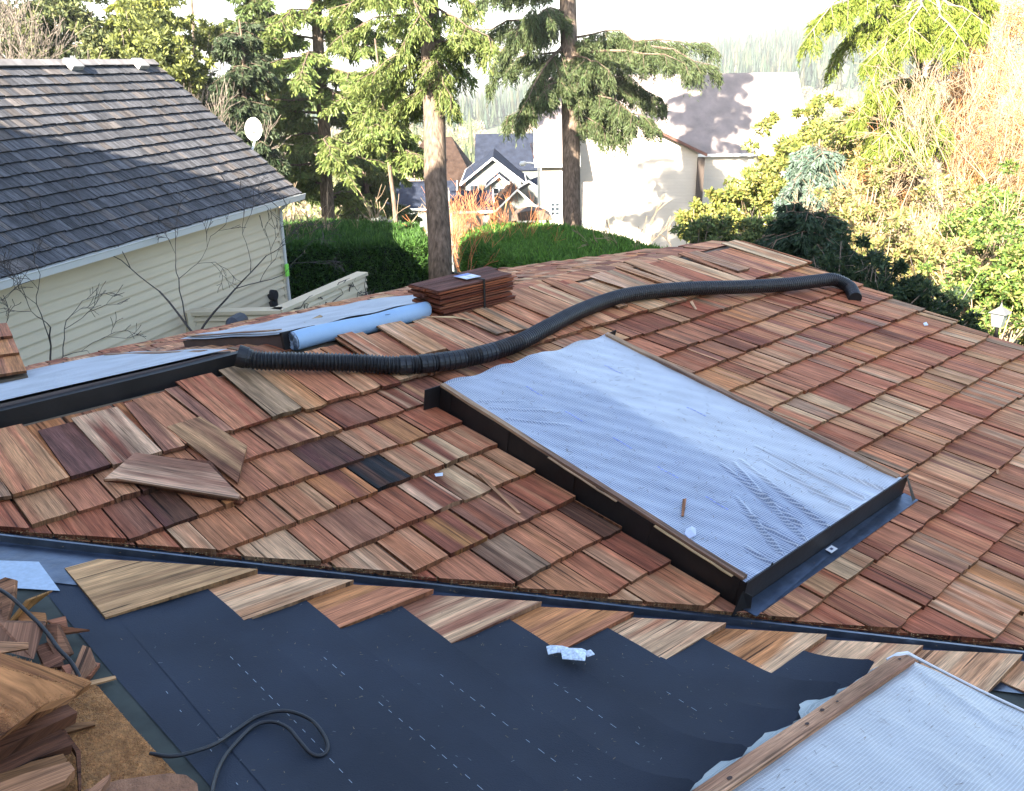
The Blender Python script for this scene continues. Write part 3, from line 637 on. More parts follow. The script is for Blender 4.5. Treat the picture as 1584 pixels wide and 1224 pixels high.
# loose boards (outline traced in metres on the roof plane)
def slab_px(name, pts, th, c, c2, label, cat, on=on1, grain=None, m=None, group=None, parent=None):
    top = [on(x, y, h) for x, y, h in pts]; nrm = np.cross(top[1] - top[0], top[2] - top[1]); nrm /= np.linalg.norm(nrm)
    if nrm[2] < 0: nrm = -nrm
    g0, g1 = grain or (0, 1); g = top[g1] - top[g0]; g /= np.linalg.norm(g); s = np.cross(nrm, g); o = rnd.uniform(0, 40)
    uv = [(float((q - top[0]) @ s) + o, float((q - top[0]) @ g) + o) for q in top]
    if np.cross(top[1] - top[0], top[2] - top[1])[2] < 0: top = top[::-1]; uv = uv[::-1]
    b = MB(); n = len(top); bot = [q - nrm * th for q in top]
    b.add(top, [tuple(range(n))], uv, c, c2); cc, cc2 = tuple(x * .6 for x in c), tuple(x * .6 for x in c2)
    b.add(bot + top, [tuple(range(n))[::-1]] + [(i, (i + 1) % n, n + (i + 1) % n, n + i) for i in range(n)], [(u + .01, v + .01) for u, v in uv] + uv, cc, cc2)
    o_ = b.build(name, m or WOOD, parent); 
    if not parent: tag(o_, label, cat, group)
    elif label: o_['label'] = label
    return o_
LG = 'loose offcut shakes lying on the near slope'
slab_px('loose_shake', [(160, 742, .075), (208, 702, .10), (325, 713, .10), (377, 775, .065), (372, 779, .055), (205, 746, .06)], .012, (.20, .075, .04), (.13, .055, .032), 'reddish cut shake underneath the wide pale loose one on the left slope', 'wood shake', group=LG)
slab_px('loose_shake', [(161, 741, .095), (209, 700, .115), (322, 717, .118), (371, 766, .085), (368, 771, .085), (180, 740, .09)], .011, (.62, .38, .24), (.36, .18, .115), 'wide pale striped loose shake, topmost on the left slope', 'wood shake', grain=(1, 2), group=LG)
slab_px('loose_shake', [(258, 660, .062), (310, 644, .075), (382, 690, .085), (367, 746, .07)], .014, (.50, .27, .13), (.24, .10, .055), 'narrower loose shake with a pointed lower corner, leaning over the ridge boards', 'wood shake', grain=(1, 2), group=LG)
# small splinters and scraps
SG = 'wood splinters dropped on the roof'
slab_px('wood_splinter', [(737, 732, .052), (745, 733, .052), (806, 794, .055), (801, 794, .055)], .004, TAN, PINK, 'long tan splinter lying across the shakes left of the big skylight', 'splinter', group=SG, grain=(0, 3))
slab_px('wood_splinter', [(1056, 772, .15), (1062, 771, .151), (1058, 798, .15), (1054, 798, .15)], .004, (.45, .2, .1), (.35, .15, .08), 'short orange splinter lying on the big plastic sheet', 'splinter', group=SG, grain=(0, 3))
slab_px('wood_splinter', [(470, 499, .112), (495, 487, .112), (499, 489, .114), (490, 495, .112)], .004, (.45, .3, .15), (.35, .22, .1), 'tan splinter lying on the pale back skylight', 'splinter', group=SG, grain=(0, 1), on=on3)
slab_px('wood_splinter', [(692, 1109 - 200, .02), (742, 906, .02), (742, 908, .02), (695, 902, .02)], .003, CREAM, TAN, 'cream splinter lying in the dark valley metal', 'splinter', group=SG, grain=(0, 1))
slab_px('wood_splinter', [(1122, 467, .052), (1126, 465, .052), (1133, 478, .052), (1130, 479, .052)], .003, CREAM, TAN, 'pale splinter on the shakes just below the bend in the pipe', 'splinter', group=SG, grain=(0, 3), on=lambda x, y, h: on1(x - 55, y, h))
slab_px('wood_splinter', [(1539, 718, .052), (1543, 719, .052), (1546, 733, .052), (1542, 733, .052)], .004, CREAM, TAN, 'pale splinter at the right edge of the shake slope', 'splinter', group=SG, grain=(0, 3))
slab_px('wood_splinter', [(652, 410 + 80, .09), (705, 492, .08), (740, 497, .07), (700, 489, .085)], .003, (.6, .42, .22), CREAM, 'thin yellow splinter lying in front of the strapped bundle', 'splinter', group=SG, grain=(0, 2))
paperm = mat('paper_white', (.62, .66, .74), .6, noise=(40, .12))
slab_px('paper_scrap', [(672, 733, .053), (685, 731, .055), (685, 736, .054), (674, 737, .053)], .001, (1, 1, 1), (1, 1, 1), 'tiny white paper scrap on the shakes left of the big skylight', 'scrap', m=paperm)
slab_px('paper_scrap', [(1428, 500, .053), (1433, 498, .056), (1436, 503, .055), (1430, 504, .053)], .001, (1, 1, 1), (1, 1, 1), 'tiny white scrap near the right rake of the roof', 'scrap', m=paperm)
# torn wrapper on the felt
wr = MB(); wrp = [[(845, 1000), (852, 998), (870, 999), (880, 1002), (877, 1010), (862, 1009), (848, 1012)], [(872, 1002), (900, 1003), (907, 1006), (905, 1022), (870, 1019), (868, 1008)], [(904, 1008), (914, 1005), (920, 1012), (908, 1016)]]
for i, pl in enumerate(wrp):
    tp = [on2(x, y, .05 + .012 * rnd.random()) for x, y in pl]; cen = sum(tp) / len(tp) + V(0, 0, .012)
    wr.add(tp + [cen], [(k, (k + 1) % len(tp), len(tp)) for k in range(len(tp))])
    wr.add([q - V(0, 0, .002) for q in tp + [cen]], [((k + 1) % len(tp), k, len(tp)) for k in range(len(tp))])
wo = wr.build('torn_wrapper', mat('wrapper', (.58, .66, .76), .5, noise=(120, .35))); tag(wo, 'torn white printed wrapper on the edge of the blue-black felt', 'wrapper')
wr = MB(); tp = [on1(x, y, .15 + .01 * rnd.random()) for x, y in [(1061, 818), (1070, 814), (1076, 818), (1077, 828), (1066, 833), (1059, 826)]]; cen = sum(tp) / 6 + V(0, 0, .008)
wr.add(tp + [cen], [(k, (k + 1) % 6, 6) for k in range(6)]); wr.add([q - V(0, 0, .002) for q in tp + [cen]], [((k + 1) % 6, k, 6) for k in range(6)])
wo = wr.build('plastic_scrap', mat('scrap_lilac', (.5, .55, .72), .4)); tag(wo, 'crumpled pale lilac scrap on the big plastic sheet', 'scrap')
# cords
cordm = mat('black_rubber', (.012, .013, .017), .5, noise=(30, .2))
cp = [(232, 1166), (265, 1170), (300, 1163), (335, 1150), (365, 1130), (400, 1108), (440, 1100), (478, 1112), (500, 1136), (507, 1158), (497, 1169), (480, 1165), (462, 1145), (445, 1126), (420, 1117), (392, 1124), (360, 1155), (340, 1185), (329, 1220), (322, 1262)]
mb = MB(); mb.tube(spline([on2(x, y, .022 + .008 * math.sin(i * 1.1)) for i, (x, y) in enumerate(cp)], .006), .0052, 8)
cd_ = mb.build('power_cord', cordm, smooth=True); tag(cd_, 'black cord looping over the felt at the bottom', 'cord')
cp = [(-20, 903, .12), (12, 920, .12), (45, 950, .11), (72, 978, .10), (90, 1003, .09), (108, 1022, .08), (120, 1042, .06), (126, 1060, .03)]
mb = MB(); mb.tube(spline([on2(*c) for c in cp], .006), .006, 8); cd_ = mb.build('air_hose', cordm, smooth=True); tag(cd_, 'thick black hose draped over the scrap pile', 'hose')
# ---- scrap pile at the lower left: every piece is its own object
fuzz = wood_mat('sawdusty_cedar', .6, .95)
dust = mat('sawdust', (.46, .21, .07), .95, noise=(55, .4), bump=(160, 1.0))
PG = 'cedar offcuts in the scrap pile'
D1 = (.19, .10, .075); D2 = (.11, .055, .045)
pcs = [
 ([(-12, 902, .10), (8, 893, .12), (24, 897, .12), (22, 925, .09), (8, 968, .05), (-12, 975, .05)], .012, (.36, .20, .15), 'upright pinkish offcut beside the blue membrane, at the left edge'),
 ([(14, 960, .05), (40, 928, .09), (79, 913, .06), (50, 935, .04), (20, 962, .02)], .007, (.50, .28, .13), 'bright orange pointed offcut, farthest in the scrap pile'),
 ([(26, 945, .04), (70, 948, .05), (72, 962, .04), (30, 972, .03)], .010, (.34, .17, .09), 'small orange-brown offcut behind the square one'),
 ([(-10, 970, .12), (0, 963, .13), (71, 964, .10), (52, 1020, .08), (-10, 1003, .11)], .014, (.26, .14, .11), 'square brown offcut lying flat over the pile'),
 ([(72, 960, .07), (101, 953, .08), (104, 970, .06), (138, 974, .035), (97, 980, .04)], .012, (.30, .15, .11), 'wedge-shaped offcut pointing right towards the felt'),
 ([(70, 966, .08), (88, 966, .09), (110, 1012, .03), (90, 1025, .03), (72, 990, .07)], .012, (.24, .12, .09), 'narrow reddish offcut standing in the middle of the pile'),
 ([(-10, 992, .15), (44, 994, .14), (44, 1003, .13), (-10, 1012, .14)], .010, (.46, .27, .19), 'short pale stick on top of the square brown offcut'),
 ([(95, 1030, .04), (130, 1022, .035), (155, 1026, .03), (140, 1046, .02), (110, 1052, .025)], .014, (.36, .16, .12), 'small block of reddish cedar at the right of the pile'),
 ([(55, 1000, .06), (84, 990, .06), (100, 1030, .03), (70, 1034, .03)], .012, (.20, .10, .08), 'dark offcut tucked behind the narrow reddish one'),
 ([(108, 1060, .03), (178, 1045, .02), (180, 1049, .02), (115, 1067, .03)], .005, (.46, .30, .20), 'thin pale stick pointing at the felt'),
 ([(108, 1048, .04), (128, 998, .05), (140, 1002, .04), (150, 1030, .03), (120, 1062, .02)], .010, (.24, .13, .10), 'brown offcut lying under the reddish block'),
]
for pts, th, c, lab in pcs:
    c = (c[0] * 1.15, c[1] * .98, c[2] * .72); slab_px('wood_offcut', pts, th, jit(c, .05), tuple(x * .7 for x in c), lab, 'wood offcut', on=on2, grain=(0, 1), group=PG)
# big sawdust-covered sheet and the stacked boards
FLUFF = []
def dusty(name, pts, th, lab, cat, group=None, m=None, c=(.36, .19, .08), c2=(.25, .12, .06), bumpy=.0, grain=(0, 1)):
    o_ = slab_px(name, pts, th, c, c2, lab, cat, on=on2, m=m or dust, group=group, grain=grain)
    if m is None or m is fuzz: FLUFF.append((o_, [on2(x, y, h) for x, y, h in pts]))
    return o_
dusty('dusty_board', [(-30, 1075, .03), (140, 1058, .022), (152, 1062, .022), (200, 1118, .022), (275, 1200, .022), (300, 1262, .022), (-30, 1262, .03)], .016, 'large board thick with orange sawdust along the edge of the felt', 'board')
dusty('dusty_board', [(130, 1222, .06), (185, 1206, .06), (262, 1196, .06), (288, 1199, .06), (305, 1212, .058), (312, 1262, .05), (120, 1262, .06)], .02, 'rounded dusty board end at the bottom edge', 'board', m=mat('dusty_brown', (.27, .13, .07), .95, noise=(40, .3), bump=(200, .5)))
stack = [
 ([(-30, 1003, .17), (0, 1010, .17), (60, 1028, .15), (138, 1052, .12), (142, 1056, .12), (110, 1076, .13), (-30, 1150, .17)], .02, 'dusty', 'upper dusty shake with a pointed right end'),
 ([(-30, 1025, .215), (0, 1031, .215), (60, 1050, .20), (116, 1062, .18), (118, 1075, .18), (70, 1088, .19), (0, 1140, .21), (-30, 1160, .21)], .030, 'dusty', 'topmost dusty shake in the stack at the left edge'),
 ([(-30, 1120, .15), (95, 1082, .12), (120, 1102, .115), (60, 1130, .13), (-30, 1180, .14)], .03, 'dark', 'dark shake second down in the left stack'),
 ([(-30, 1165, .12), (60, 1130, .10), (95, 1128, .095), (112, 1152, .09), (60, 1172, .10), (-30, 1215, .11)], .022, 'dark', 'brown shake in the lower half of the left stack'),
 ([(-30, 1200, .11), (50, 1178, .10), (98, 1166, .10), (104, 1176, .10), (96, 1186, .10), (20, 1212, .11), (-30, 1230, .11)], .016, 'mid', 'ochre-brown shake low in the left stack'),
 ([(-30, 1222, .12), (40, 1196, .12), (107, 1178, .12), (116, 1190, .12), (100, 1208, .12), (20, 1240, .12), (-30, 1262, .12)], .020, 'light', 'shake with a pale cut end, lowest in the left stack'),
 ([(95, 1128, .09), (99, 1127, .09), (125, 1162, .06), (126, 1222, .05), (122, 1224, .05), (118, 1165, .06)], .02, 'dark', 'dark shake standing on edge at the right of the left stack'),
 ([(96, 1120, .05), (145, 1116, .04), (148, 1121, .035), (100, 1134, .045)], .012, 'mid', 'small brown shake poking out over the sawdust'),
 ([(120, 1236, .09), (160, 1204, .085), (170, 1197, .085), (168, 1206, .08), (140, 1245, .085)], .01, 'pinkish', 'pinkish stick leaning on the dusty board at the bottom'),
]
for pts, th, kind, lab in stack:
    if kind == 'dusty': dusty('cedar_shake', pts, th, lab, 'wood shake', 'shakes in the left stack', m=DKW if 0 else fuzz, c=(.36, .155, .06), c2=(.20, .08, .036), grain=(0, 2))
    else:
        c = {'dark': (.15, .06, .032), 'mid': (.28, .13, .055), 'light': (.42, .20, .10), 'pinkish': (.42, .20, .11)}[kind]
        dusty('cedar_shake', pts, th, lab, 'wood shake', 'shakes in the left stack', m=DKW, c=c, c2=tuple(x * .7 for x in c), grain=(0, 1))
# fibres, needles and sawdust scattered about
def cards(name, Pn, Dn, ln, wn, colr, m, parent=None, label=None, cat=None, kind=None, taper=.5, up=None):
    N = len(Pn); rg = np.random.default_rng(N % 977)
    D = Dn / np.linalg.norm(Dn, axis=1)[:, None]; rv = rg.normal(size=(N, 3)) if up is None else up
    W = np.cross(D, rv); W /= np.linalg.norm(W, axis=1)[:, None] + 1e-9
    ln = np.broadcast_to(ln, (N,))[:, None]; wn = np.broadcast_to(wn, (N,))[:, None]
    vs = np.stack([Pn - W * wn / 2, Pn + W * wn / 2, Pn + D * ln + W * wn * taper / 2, Pn + D * ln - W * wn * taper / 2], 1).reshape(-1, 3)
    me = bpy.data.meshes.new(name); me.vertices.add(4 * N); me.vertices.foreach_set('co', vs.astype('f').ravel())
    me.loops.add(4 * N); me.loops.foreach_set('vertex_index', np.arange(4 * N, dtype='i')); me.polygons.add(N)
    me.polygons.foreach_set('loop_start', np.arange(0, 4 * N, 4, dtype='i')); 
    me.update(calc_edges=True)
    a = me.color_attributes.new('col', 'FLOAT_COLOR', 'CORNER'); cc = np.ones((N, 4, 4), 'f'); cc[:, :, :3] = np.asarray(colr)[:, None, :]; a.data.foreach_set('color', cc.ravel())
    o = link(name, me, m, parent)
    return tag(o, label, cat, kind=kind)
attm = mat('fibre', rough=.9, attr='col')
def scatter(fr, n, reg, hf, ln, wd, cols, name, label, cat, parent=None, excl=None):
    rg = np.random.default_rng(n); Pn = []; Dn = []
    while len(Pn) < n:
        u = rg.uniform(reg[0], reg[1]); v = rg.uniform(reg[2], reg[3])
        if excl and excl(u, v): continue
        a = rg.uniform(0, 6.28); Pn.append(fp(fr, u, v, hf(u, v))); Dn.append(fr[1] * math.cos(a) + fr[2] * math.sin(a) + fr[3] * rg.uniform(-.02, .06))
    cc = np.array([cols[i % len(cols)] for i in range(n)]) * rg.uniform(.7, 1.3, (n, 1))
    return cards(name, np.array(Pn), np.array(Dn), rg.uniform(.4, 1.3, n) * ln, wd, cc, attm, parent, label, cat, kind='stuff', up=np.tile(fr[3], (n, 1)))
scatter(F1, 420, (.66, 1.78, -.5, 1.18), lambda u, v: h1(u, v) + .0025, .022, .0022, [(.10, .08, .06), (.16, .11, .06)], 'needle_litter', 'fine dark fir needles scattered over the big plastic sheet', 'needles')
scatter(F2, 240, (-1.95, -1.24, -.62, .4), lambda u, v: h3(u, v) + .0025, .018, .0016, [(.10, .08, .06), (.2, .13, .08)], 'needle_litter', 'fine dark needles scattered over the greyish near sheet', 'needles')
scatter(F2, 420, (-1.15, .35, -.45, 1.3), lambda u, v: .034, .010, .0016, [(.16, .11, .06), (.24, .17, .09), (.07, .06, .05), (.16, .17, .18)], 'sawdust_litter', 'small shavings and needles scattered over the black felt', 'shavings', excl=lambda u, v: (-v + u) > -.22 or -v > .6)
scatter(F1, 1000, (-1.0, 4.2, -3.2, 1.5), lambda u, v: .056, .012, .0012, [(.14, .07, .04), (.3, .17, .09), (.08, .05, .04)], 'wood_fibre_litter', 'tiny wood fibres scattered over the new shakes', 'fibres', excl=lambda u, v: (SK[0] < u < SK[1] and SK[2] < v < SK[3]) or u + v < .05)
rg = np.random.default_rng(3); n = 2600; s_ = rg.uniform(1.0, 9.0, n); o_ = np.abs(rg.normal(0, .035, n)) + .03
Pn = A0 + d_ * s_[:, None] + np.array([-.5, -.5, K * .5]) * (o_ * 1.4)[:, None] * 1.0 + V(0, 0, .03); Dn = rg.normal(size=(n, 3)) * [1, 1, .2]
cards('sawdust', Pn, Dn, .007, .0018, np.array([(.40, .27, .12)] * n) * rg.uniform(.5, 1.2, (n, 1)), attm, None, 'line of golden sawdust along the valley metal', 'sawdust', kind='stuff')
for o_, tp in FLUFF:
    rg = np.random.default_rng(9); Pn = []
    tr = [(0, i, i + 1) for i in range(1, len(tp) - 1)]; ta = np.array([np.linalg.norm(np.cross(tp[b_] - tp[0], tp[c_] - tp[0])) for a_, b_, c_ in tr]); tot = int(ta.sum() * .5 * 90000)
    for (a_, b_, c_), ar in zip(tr, ta):
        k = int(tot * ar / ta.sum()); u = rg.uniform(0, 1, (k, 1)); v = rg.uniform(0, 1, (k, 1)); s_ = u + v > 1; u = np.where(s_, 1 - u, u); v = np.where(s_, 1 - v, v)
        Pn.append(tp[0] + (tp[b_] - tp[0]) * u + (tp[c_] - tp[0]) * v + V(0, 0, .0008))
    Pn = np.concatenate(Pn); msk = np.sin(Pn[:, 0] * 47) * np.sin(Pn[:, 1] * 39 + 1) + rg.normal(0, .6, len(Pn)) > -.45; Pn = Pn[msk]; n = len(Pn)
    cl = np.array([(.42, .18, .06), (.46, .24, .09), (.28, .11, .04)])[rg.integers(0, 3, n)] * rg.uniform(.6, 1.25, (n, 1))
    cards('sawdust', Pn, rg.normal(size=(n, 3)) * [1, 1, .45] + [0, 0, .3], rg.uniform(.002, .007, n), .0012, cl, attm, o_, None, None, kind='stuff').location = (0, 0, 0)
# ================================================================== ground
FWD = np.array([R[2][0], R[2][1]]); FWD /= np.linalg.norm(FWD); RGT = np.array([FWD[1], -FWD[0]])
def ts(x, y): p = np.array([x - CAM[0], y - CAM[1]]); return float(p @ FWD), float(p @ RGT)
def gz(x, y):
    t, s = ts(x, y)
    prof = [(-400, 12), (-60, 3), (-15, -1.5), (-4, -3.2), (10, -3.6), (24, -5.2), (34, -8.6), (48, -12.2), (75, -15.5), (110, -18.5), (200, -24), (420, -26)]
    z = prof[-1][1]
    for i in range(len(prof) - 1):
        if prof[i][0] <= t <= prof[i + 1][0]:
            f = (t - prof[i][0]) / (prof[i + 1][0] - prof[i][0]); z = prof[i][1] * (1 - f) + prof[i + 1][1] * f; break
    if t < -400: z = 12
    if t > 200:
        r_ = max(0, min(1, (t - 260) / 520)); hs = s * 780 / max(t, 1)
        top = -38 + 62 * max(0, min(1, (hs + 60) / 330)) + 26 * max(0, min(1, (hs - 250) / 250)) + 16 * max(0, min(1, (-60 - hs) / 300))
        z += (top + 24) * (r_ * r_ * (3 - 2 * r_)) + 2.5 * math.sin(s * .021) * r_ + 2.0 * math.sin(s * .05 + t * .02) * r_
    if t > 900: z -= 0
    return z + .12 * math.sin(x * .7) * math.sin(y * .6)
grassm = mat('grass_ground', (.07, .09, .04), .95, noise=(.35, .5), bump=(2, .4))
tl = sorted(set(list(np.linspace(-60, 60, 61)) + list(np.linspace(60, 1000, 80)) + [-1800, -600, -150, 1100, 1400, 1900, 2600, 3600]))
slr = [-1.4, -.9] + list(np.linspace(-.72, .72, 49)) + [.9, 1.4]
mb = MB(); vs = []
for t in tl:
    for q in slr:
        s_ = q * (abs(t) + 70); p = np.array([CAM[0], CAM[1]]) + FWD * t + RGT * s_; vs.append((p[0], p[1], gz(*p)))
n = len(slr)
mb.add(vs, [(a * n + i, a * n + i + 1, (a + 1) * n + i + 1, (a + 1) * n + i) for a in range(len(tl) - 1) for i in range(n - 1)])
tag(mb.build('ground', grassm, smooth=True), kind='structure')
def gpt(px, d, dz=0):
    q = at(px, 300, d); return V(q[0], q[1], gz(q[0], q[1]) + dz)
def zat(px, py, d): return at(px, py, d)
# ================================================================== a generic house in a local frame
def house_frame(o, ang):
    """o: point; ang: rotation of the local x axis from the camera's right, about Z"""
    r2 = RGT * math.cos(ang) + FWD * math.sin(ang); f2 = -RGT * math.sin(ang) + FWD * math.cos(ang)
    return (np.array(o, float), V(r2[0], r2[1], 0), V(f2[0], f2[1], 0), V(0, 0, 1))
lapcache = {}
def lap_mat(name, c, per=.18):
    m = mat(name, c, .65, noise=(1.2, .06)); n = m.node_tree; b = n.nodes['Principled BSDF']
    tc = n.nodes.new('ShaderNodeTexCoord'); g = n.nodes.new('ShaderNodeNewGeometry'); sp = n.nodes.new('ShaderNodeSeparateXYZ'); n.links.new(g.outputs['Position'], sp.inputs[0])
    d = n.nodes.new('ShaderNodeMath'); d.operation = 'DIVIDE'; n.links.new(sp.outputs[2], d.inputs[0]); d.inputs[1].default_value = per
    f = n.nodes.new('ShaderNodeMath'); f.operation = 'FRACT'; n.links.new(d.outputs[0], f.inputs[0])
    bp = n.nodes.new('ShaderNodeBump'); bp.inputs['Strength'].default_value = 1; bp.inputs['Distance'].default_value = .03; bp.invert = True
    n.links.new(f.outputs[0], bp.inputs['Height']); n.links.new(bp.outputs[0], b.inputs['Normal']); return m
shing = mat('asphalt_shingle', (.022, .027, .042), .95, spec=.05, noise=(2.5, .25), bump=(9, .5)); shing_b = mat('brown_shingle', (.04, .026, .02), .95, spec=.05, noise=(2.5, .3), bump=(9, .5)); shing_p = mat('pale_shingle', (.20, .17, .16), .85, noise=(1.5, .2), bump=(9, .5))  # asphalt shingle colour darkened to stand in for tree shade
trim = mat('white_trim', (.72, .72, .70), .5); glass = mat('window_glass', (.03, .04, .05), .12, spec=.8)
def block(parent, fr, w_, d, h, roof_h, wallm, roofm, axis='x', over=.4, z0=0., fascia=True, fm=None):
    """walls + gable roof. axis = direction of the ridge"""
    P_ = lambda x, y, z: fr[0] + fr[1] * x + fr[2] * y + fr[3] * z
    b = MB()
    if axis == 'x':
        prof = [(0, z0), (d, z0), (d, h), (d / 2, h + roof_h), (0, h)]
        b.prism([P_(w_, y, z) for y, z in prof], [P_(0, y, z) for y, z in prof])
    else:
        prof = [(0, z0), (0, h), (w_ / 2, h + roof_h), (w_, h), (w_, z0)]
        b.prism([P_(x, d, z) for x, z in prof], [P_(x, 0, z) for x, z in prof])
    b.build('wall', wallm, parent)
    b = MB(); th = .16
    if axis == 'x':
        k_ = roof_h / (d / 2)
        for sgn in (0, 1):
            ys = (-over, d / 2) if sgn == 0 else (d + over, d / 2); zs = (h - over * k_, h + roof_h)
            top = [P_(-over, ys[0], zs[0] + th), P_(w_ + over, ys[0], zs[0] + th), P_(w_ + over, ys[1], zs[1] + th), P_(-over, ys[1], zs[1] + th)]
            b.prism(top, [q - V(0, 0, th - .01) for q in top])
    else:
        k_ = roof_h / (w_ / 2)
        for sgn in (0, 1):
            xs = (-over, w_ / 2) if sgn == 0 else (w_ + over, w_ / 2); zs = (h - over * k_, h + roof_h)
            top = [P_(xs[0], -over, zs[0] + th), P_(xs[1], -over, zs[1] + th), P_(xs[1], d + over, zs[1] + th), P_(xs[0], d + over, zs[0] + th)]
            b.prism(top, [q - V(0, 0, th - .01) for q in top])
    rf = b.build('roof', roofm, parent)
    if fascia:
        b = MB()
        def board(a, c_, t2=.15):
            a = np.array(a); c_ = np.array(c_); dn = V(0, 0, t2); nn = np.cross(c_ - a, dn); nn /= np.linalg.norm(nn); nn *= .03
            b.hexa([a - dn + nn, c_ - dn + nn, c_ - dn - nn, a - dn - nn, a + nn, c_ + nn, c_ - nn, a - nn])
        e = over + .035; t3 = th + .005
        if axis == 'x':
            for x in (-e, w_ + e):
                board(P_(x, -over, h - over * k_ + t3), P_(x, d / 2, h + roof_h + t3)); board(P_(x, d + over, h - over * k_ + t3), P_(x, d / 2, h + roof_h + t3))
            board(P_(-over, -e, h - over * k_ + t3), P_(w_ + over, -e, h - over * k_ + t3))
        else:
            for y in (-e, d + e):
                board(P_(-over, y, h - over * k_ + t3), P_(w_ / 2, y, h + roof_h + t3)); board(P_(w_ + over, y, h - over * k_ + t3), P_(w_ / 2, y, h + roof_h + t3))
            board(P_(-e, -over, h - over * k_ + t3), P_(-e, d + over, h - over * k_ + t3)); board(P_(w_ + e, -over, h - over * k_ + t3), P_(w_ + e, d + over, h - over * k_ + t3))
        b.build('fascia', fm or trim, rf)
def window(parent, fr, x, z, w_, h, y=0., nx=2, ny=1):
    """on the face looking to -y of the frame"""
    b = MB(); t = .07
    b.box((x, y - .05, z), (x + w_, y - .004, z + t), fr=fr); b.box((x, y - .05, z + h - t), (x + w_, y - .004, z + h), fr=fr)
    b.box((x, y - .05, z + t), (x + t, y - .004, z + h - t), fr=fr); b.box((x + w_ - t, y - .05, z + t), (x + w_, y - .004, z + h - t), fr=fr)
    for i in range(1, nx): b.box((x + w_ * i / nx - .02, y - .045, z + t), (x + w_ * i / nx + .02, y - .004, z + h - t), fr=fr)
    for i in range(1, ny): b.box((x + t, y - .043, z + h * i / ny - .02), (x + w_ - t, y - .004, z + h * i / ny + .02), fr=fr)
    o = b.build('window', trim, parent)
    b = MB(); b.box((x + t, y - .02, z + t), (x + w_ - t, y - .006, z + h - t), fr=fr); b.build('pane', glass, o)
# ================================================================== unseen house-shaped block added behind the camera to shade the work
up = thing('shade_block', 'unseen tan house-shaped block added uphill behind the roof to shade the yard', 'house', (-14, 0, 0))
pf = [(-26, -5), (13., -5), (13., 4.15), (7.2, 11.8), (-.8, 11.2), (-4.2, 9.1), (-26, 9.1)]
mb = MB(); mb.prism([V(-8, y, z) for y, z in pf], [V(-20, y, z) for y, z in pf]); mb.build('wall', lap_mat('tan_siding', (.34, .29, .22)), up)
mb = MB(); k_ = V(0, .8, .61) * .06
mb.hexa([V(-20.2, 13.3, 3.76), V(-7.98, 13.3, 3.76), V(-7.98, 7.2, 11.81), V(-20.2, 7.2, 11.81)] + [V(-20.2, 13.3, 3.76) + k_, V(-7.98, 13.3, 3.76) + k_, V(-7.98, 7.2, 11.81) + k_, V(-20.2, 7.2, 11.81) + k_]); mb.build('roof', shing_b, up)
# ================================================================== the neighbour's house
AN = .56228756
nu = V(math.cos(AN), math.sin(AN), 0); nw = V(-math.sin(AN), math.cos(AN), 0)
ec = at(462, 300, 20.); RUN, RISE = 3.352, 2.833
nb = thing('neighbour_house', 'cream lap-sided house with a steep weathered grey shake roof, at the left', 'house', tuple(ec - nu * 6 + nw * 3 - V(0, 0, 3)))
LN = 16.; NF = (ec, nu, nw, V(0, 0, 1))
SLN = math.hypot(RUN, RISE); sv = (nw * RUN + V(0, 0, RISE)) / SLN; nn_ = np.cross(nu, sv)
FN = (ec, nu, sv, nn_)
FB = (ec + nw * 2 * RUN, nu, (-nw * RUN + V(0, 0, RISE)) / SLN, np.cross((-nw * RUN + V(0, 0, RISE)) / SLN, nu) * 1.)
oldw = wood_mat('weathered_cedar', .35, .8)
mb = MB(); e = SLN / 17.5; rr_ = random.Random(5)
for r_ in range(18):
    u = -LN
    while u < 0:
        wd = rr_.choice((.10, .13, .16, .2)); g = rr_.uniform(.75, 1.25); c = (.10 * g, .10 * g, .108 * g); 
        if rr_.random() < .2: c = (.13 * g, .115 * g, .108 * g)
        L_ = min(.62, SLN - r_ * e + .03)
        shake(mb, FN, u + .004, min(u + wd, 0) - .004, r_ * e - .04 + rr_.uniform(-.012, .012), L_, (c, tuple(x * .72 for x in c)), hb=.055, t=.03, tt=.008, ns=1)
        u += wd
rfn = mb.build('roof', oldw, nb)
mb = MB(); u = -LN
while u < 0:      # ridge caps
    g = rr_.uniform(.8, 1.2); c = (.20 * g, .185 * g, .18 * g)
    for sg, F_ in ((1, FN),):
        mb.box((u, SLN - .16, .055 + .01 * rr_.random()), (min(u + .22, .02), SLN + .01, .085 + .01 * rr_.random()), c, fr=FN)
    u += .22
mb.build('ridge_cap', mat('ridge_wood', rough=.85, attr='col', noise=(8, .2)), rfn)
mb = MB()
for px in (103, 208):
    q = at(px, 100, 21.5); uu = float((hit(px, 101, nn_, nn_ @ ec) - ec) @ nu)
    mb.box((uu - .16, SLN - .30, .07), (uu + .16, SLN - .05, .17), fr=FN)
    ob = mb.build('roof_vent', mat('vent_grey', (.26, .26, .25), .6, noise=(9, .2)), rfn); mb = MB()
mb = MB()
mb.prism([ec - nu * LN + nw * .0, ec + nw * 0, ec + nw * RUN + V(0, 0, RISE), ec - nu * LN + nw * RUN + V(0, 0, RISE)], [ec - nu * LN - V(0, 0, .12), ec - V(0, 0, .12), ec + nw * RUN + V(0, 0, RISE - .12), ec - nu * LN + nw * RUN + V(0, 0, RISE - .12)])
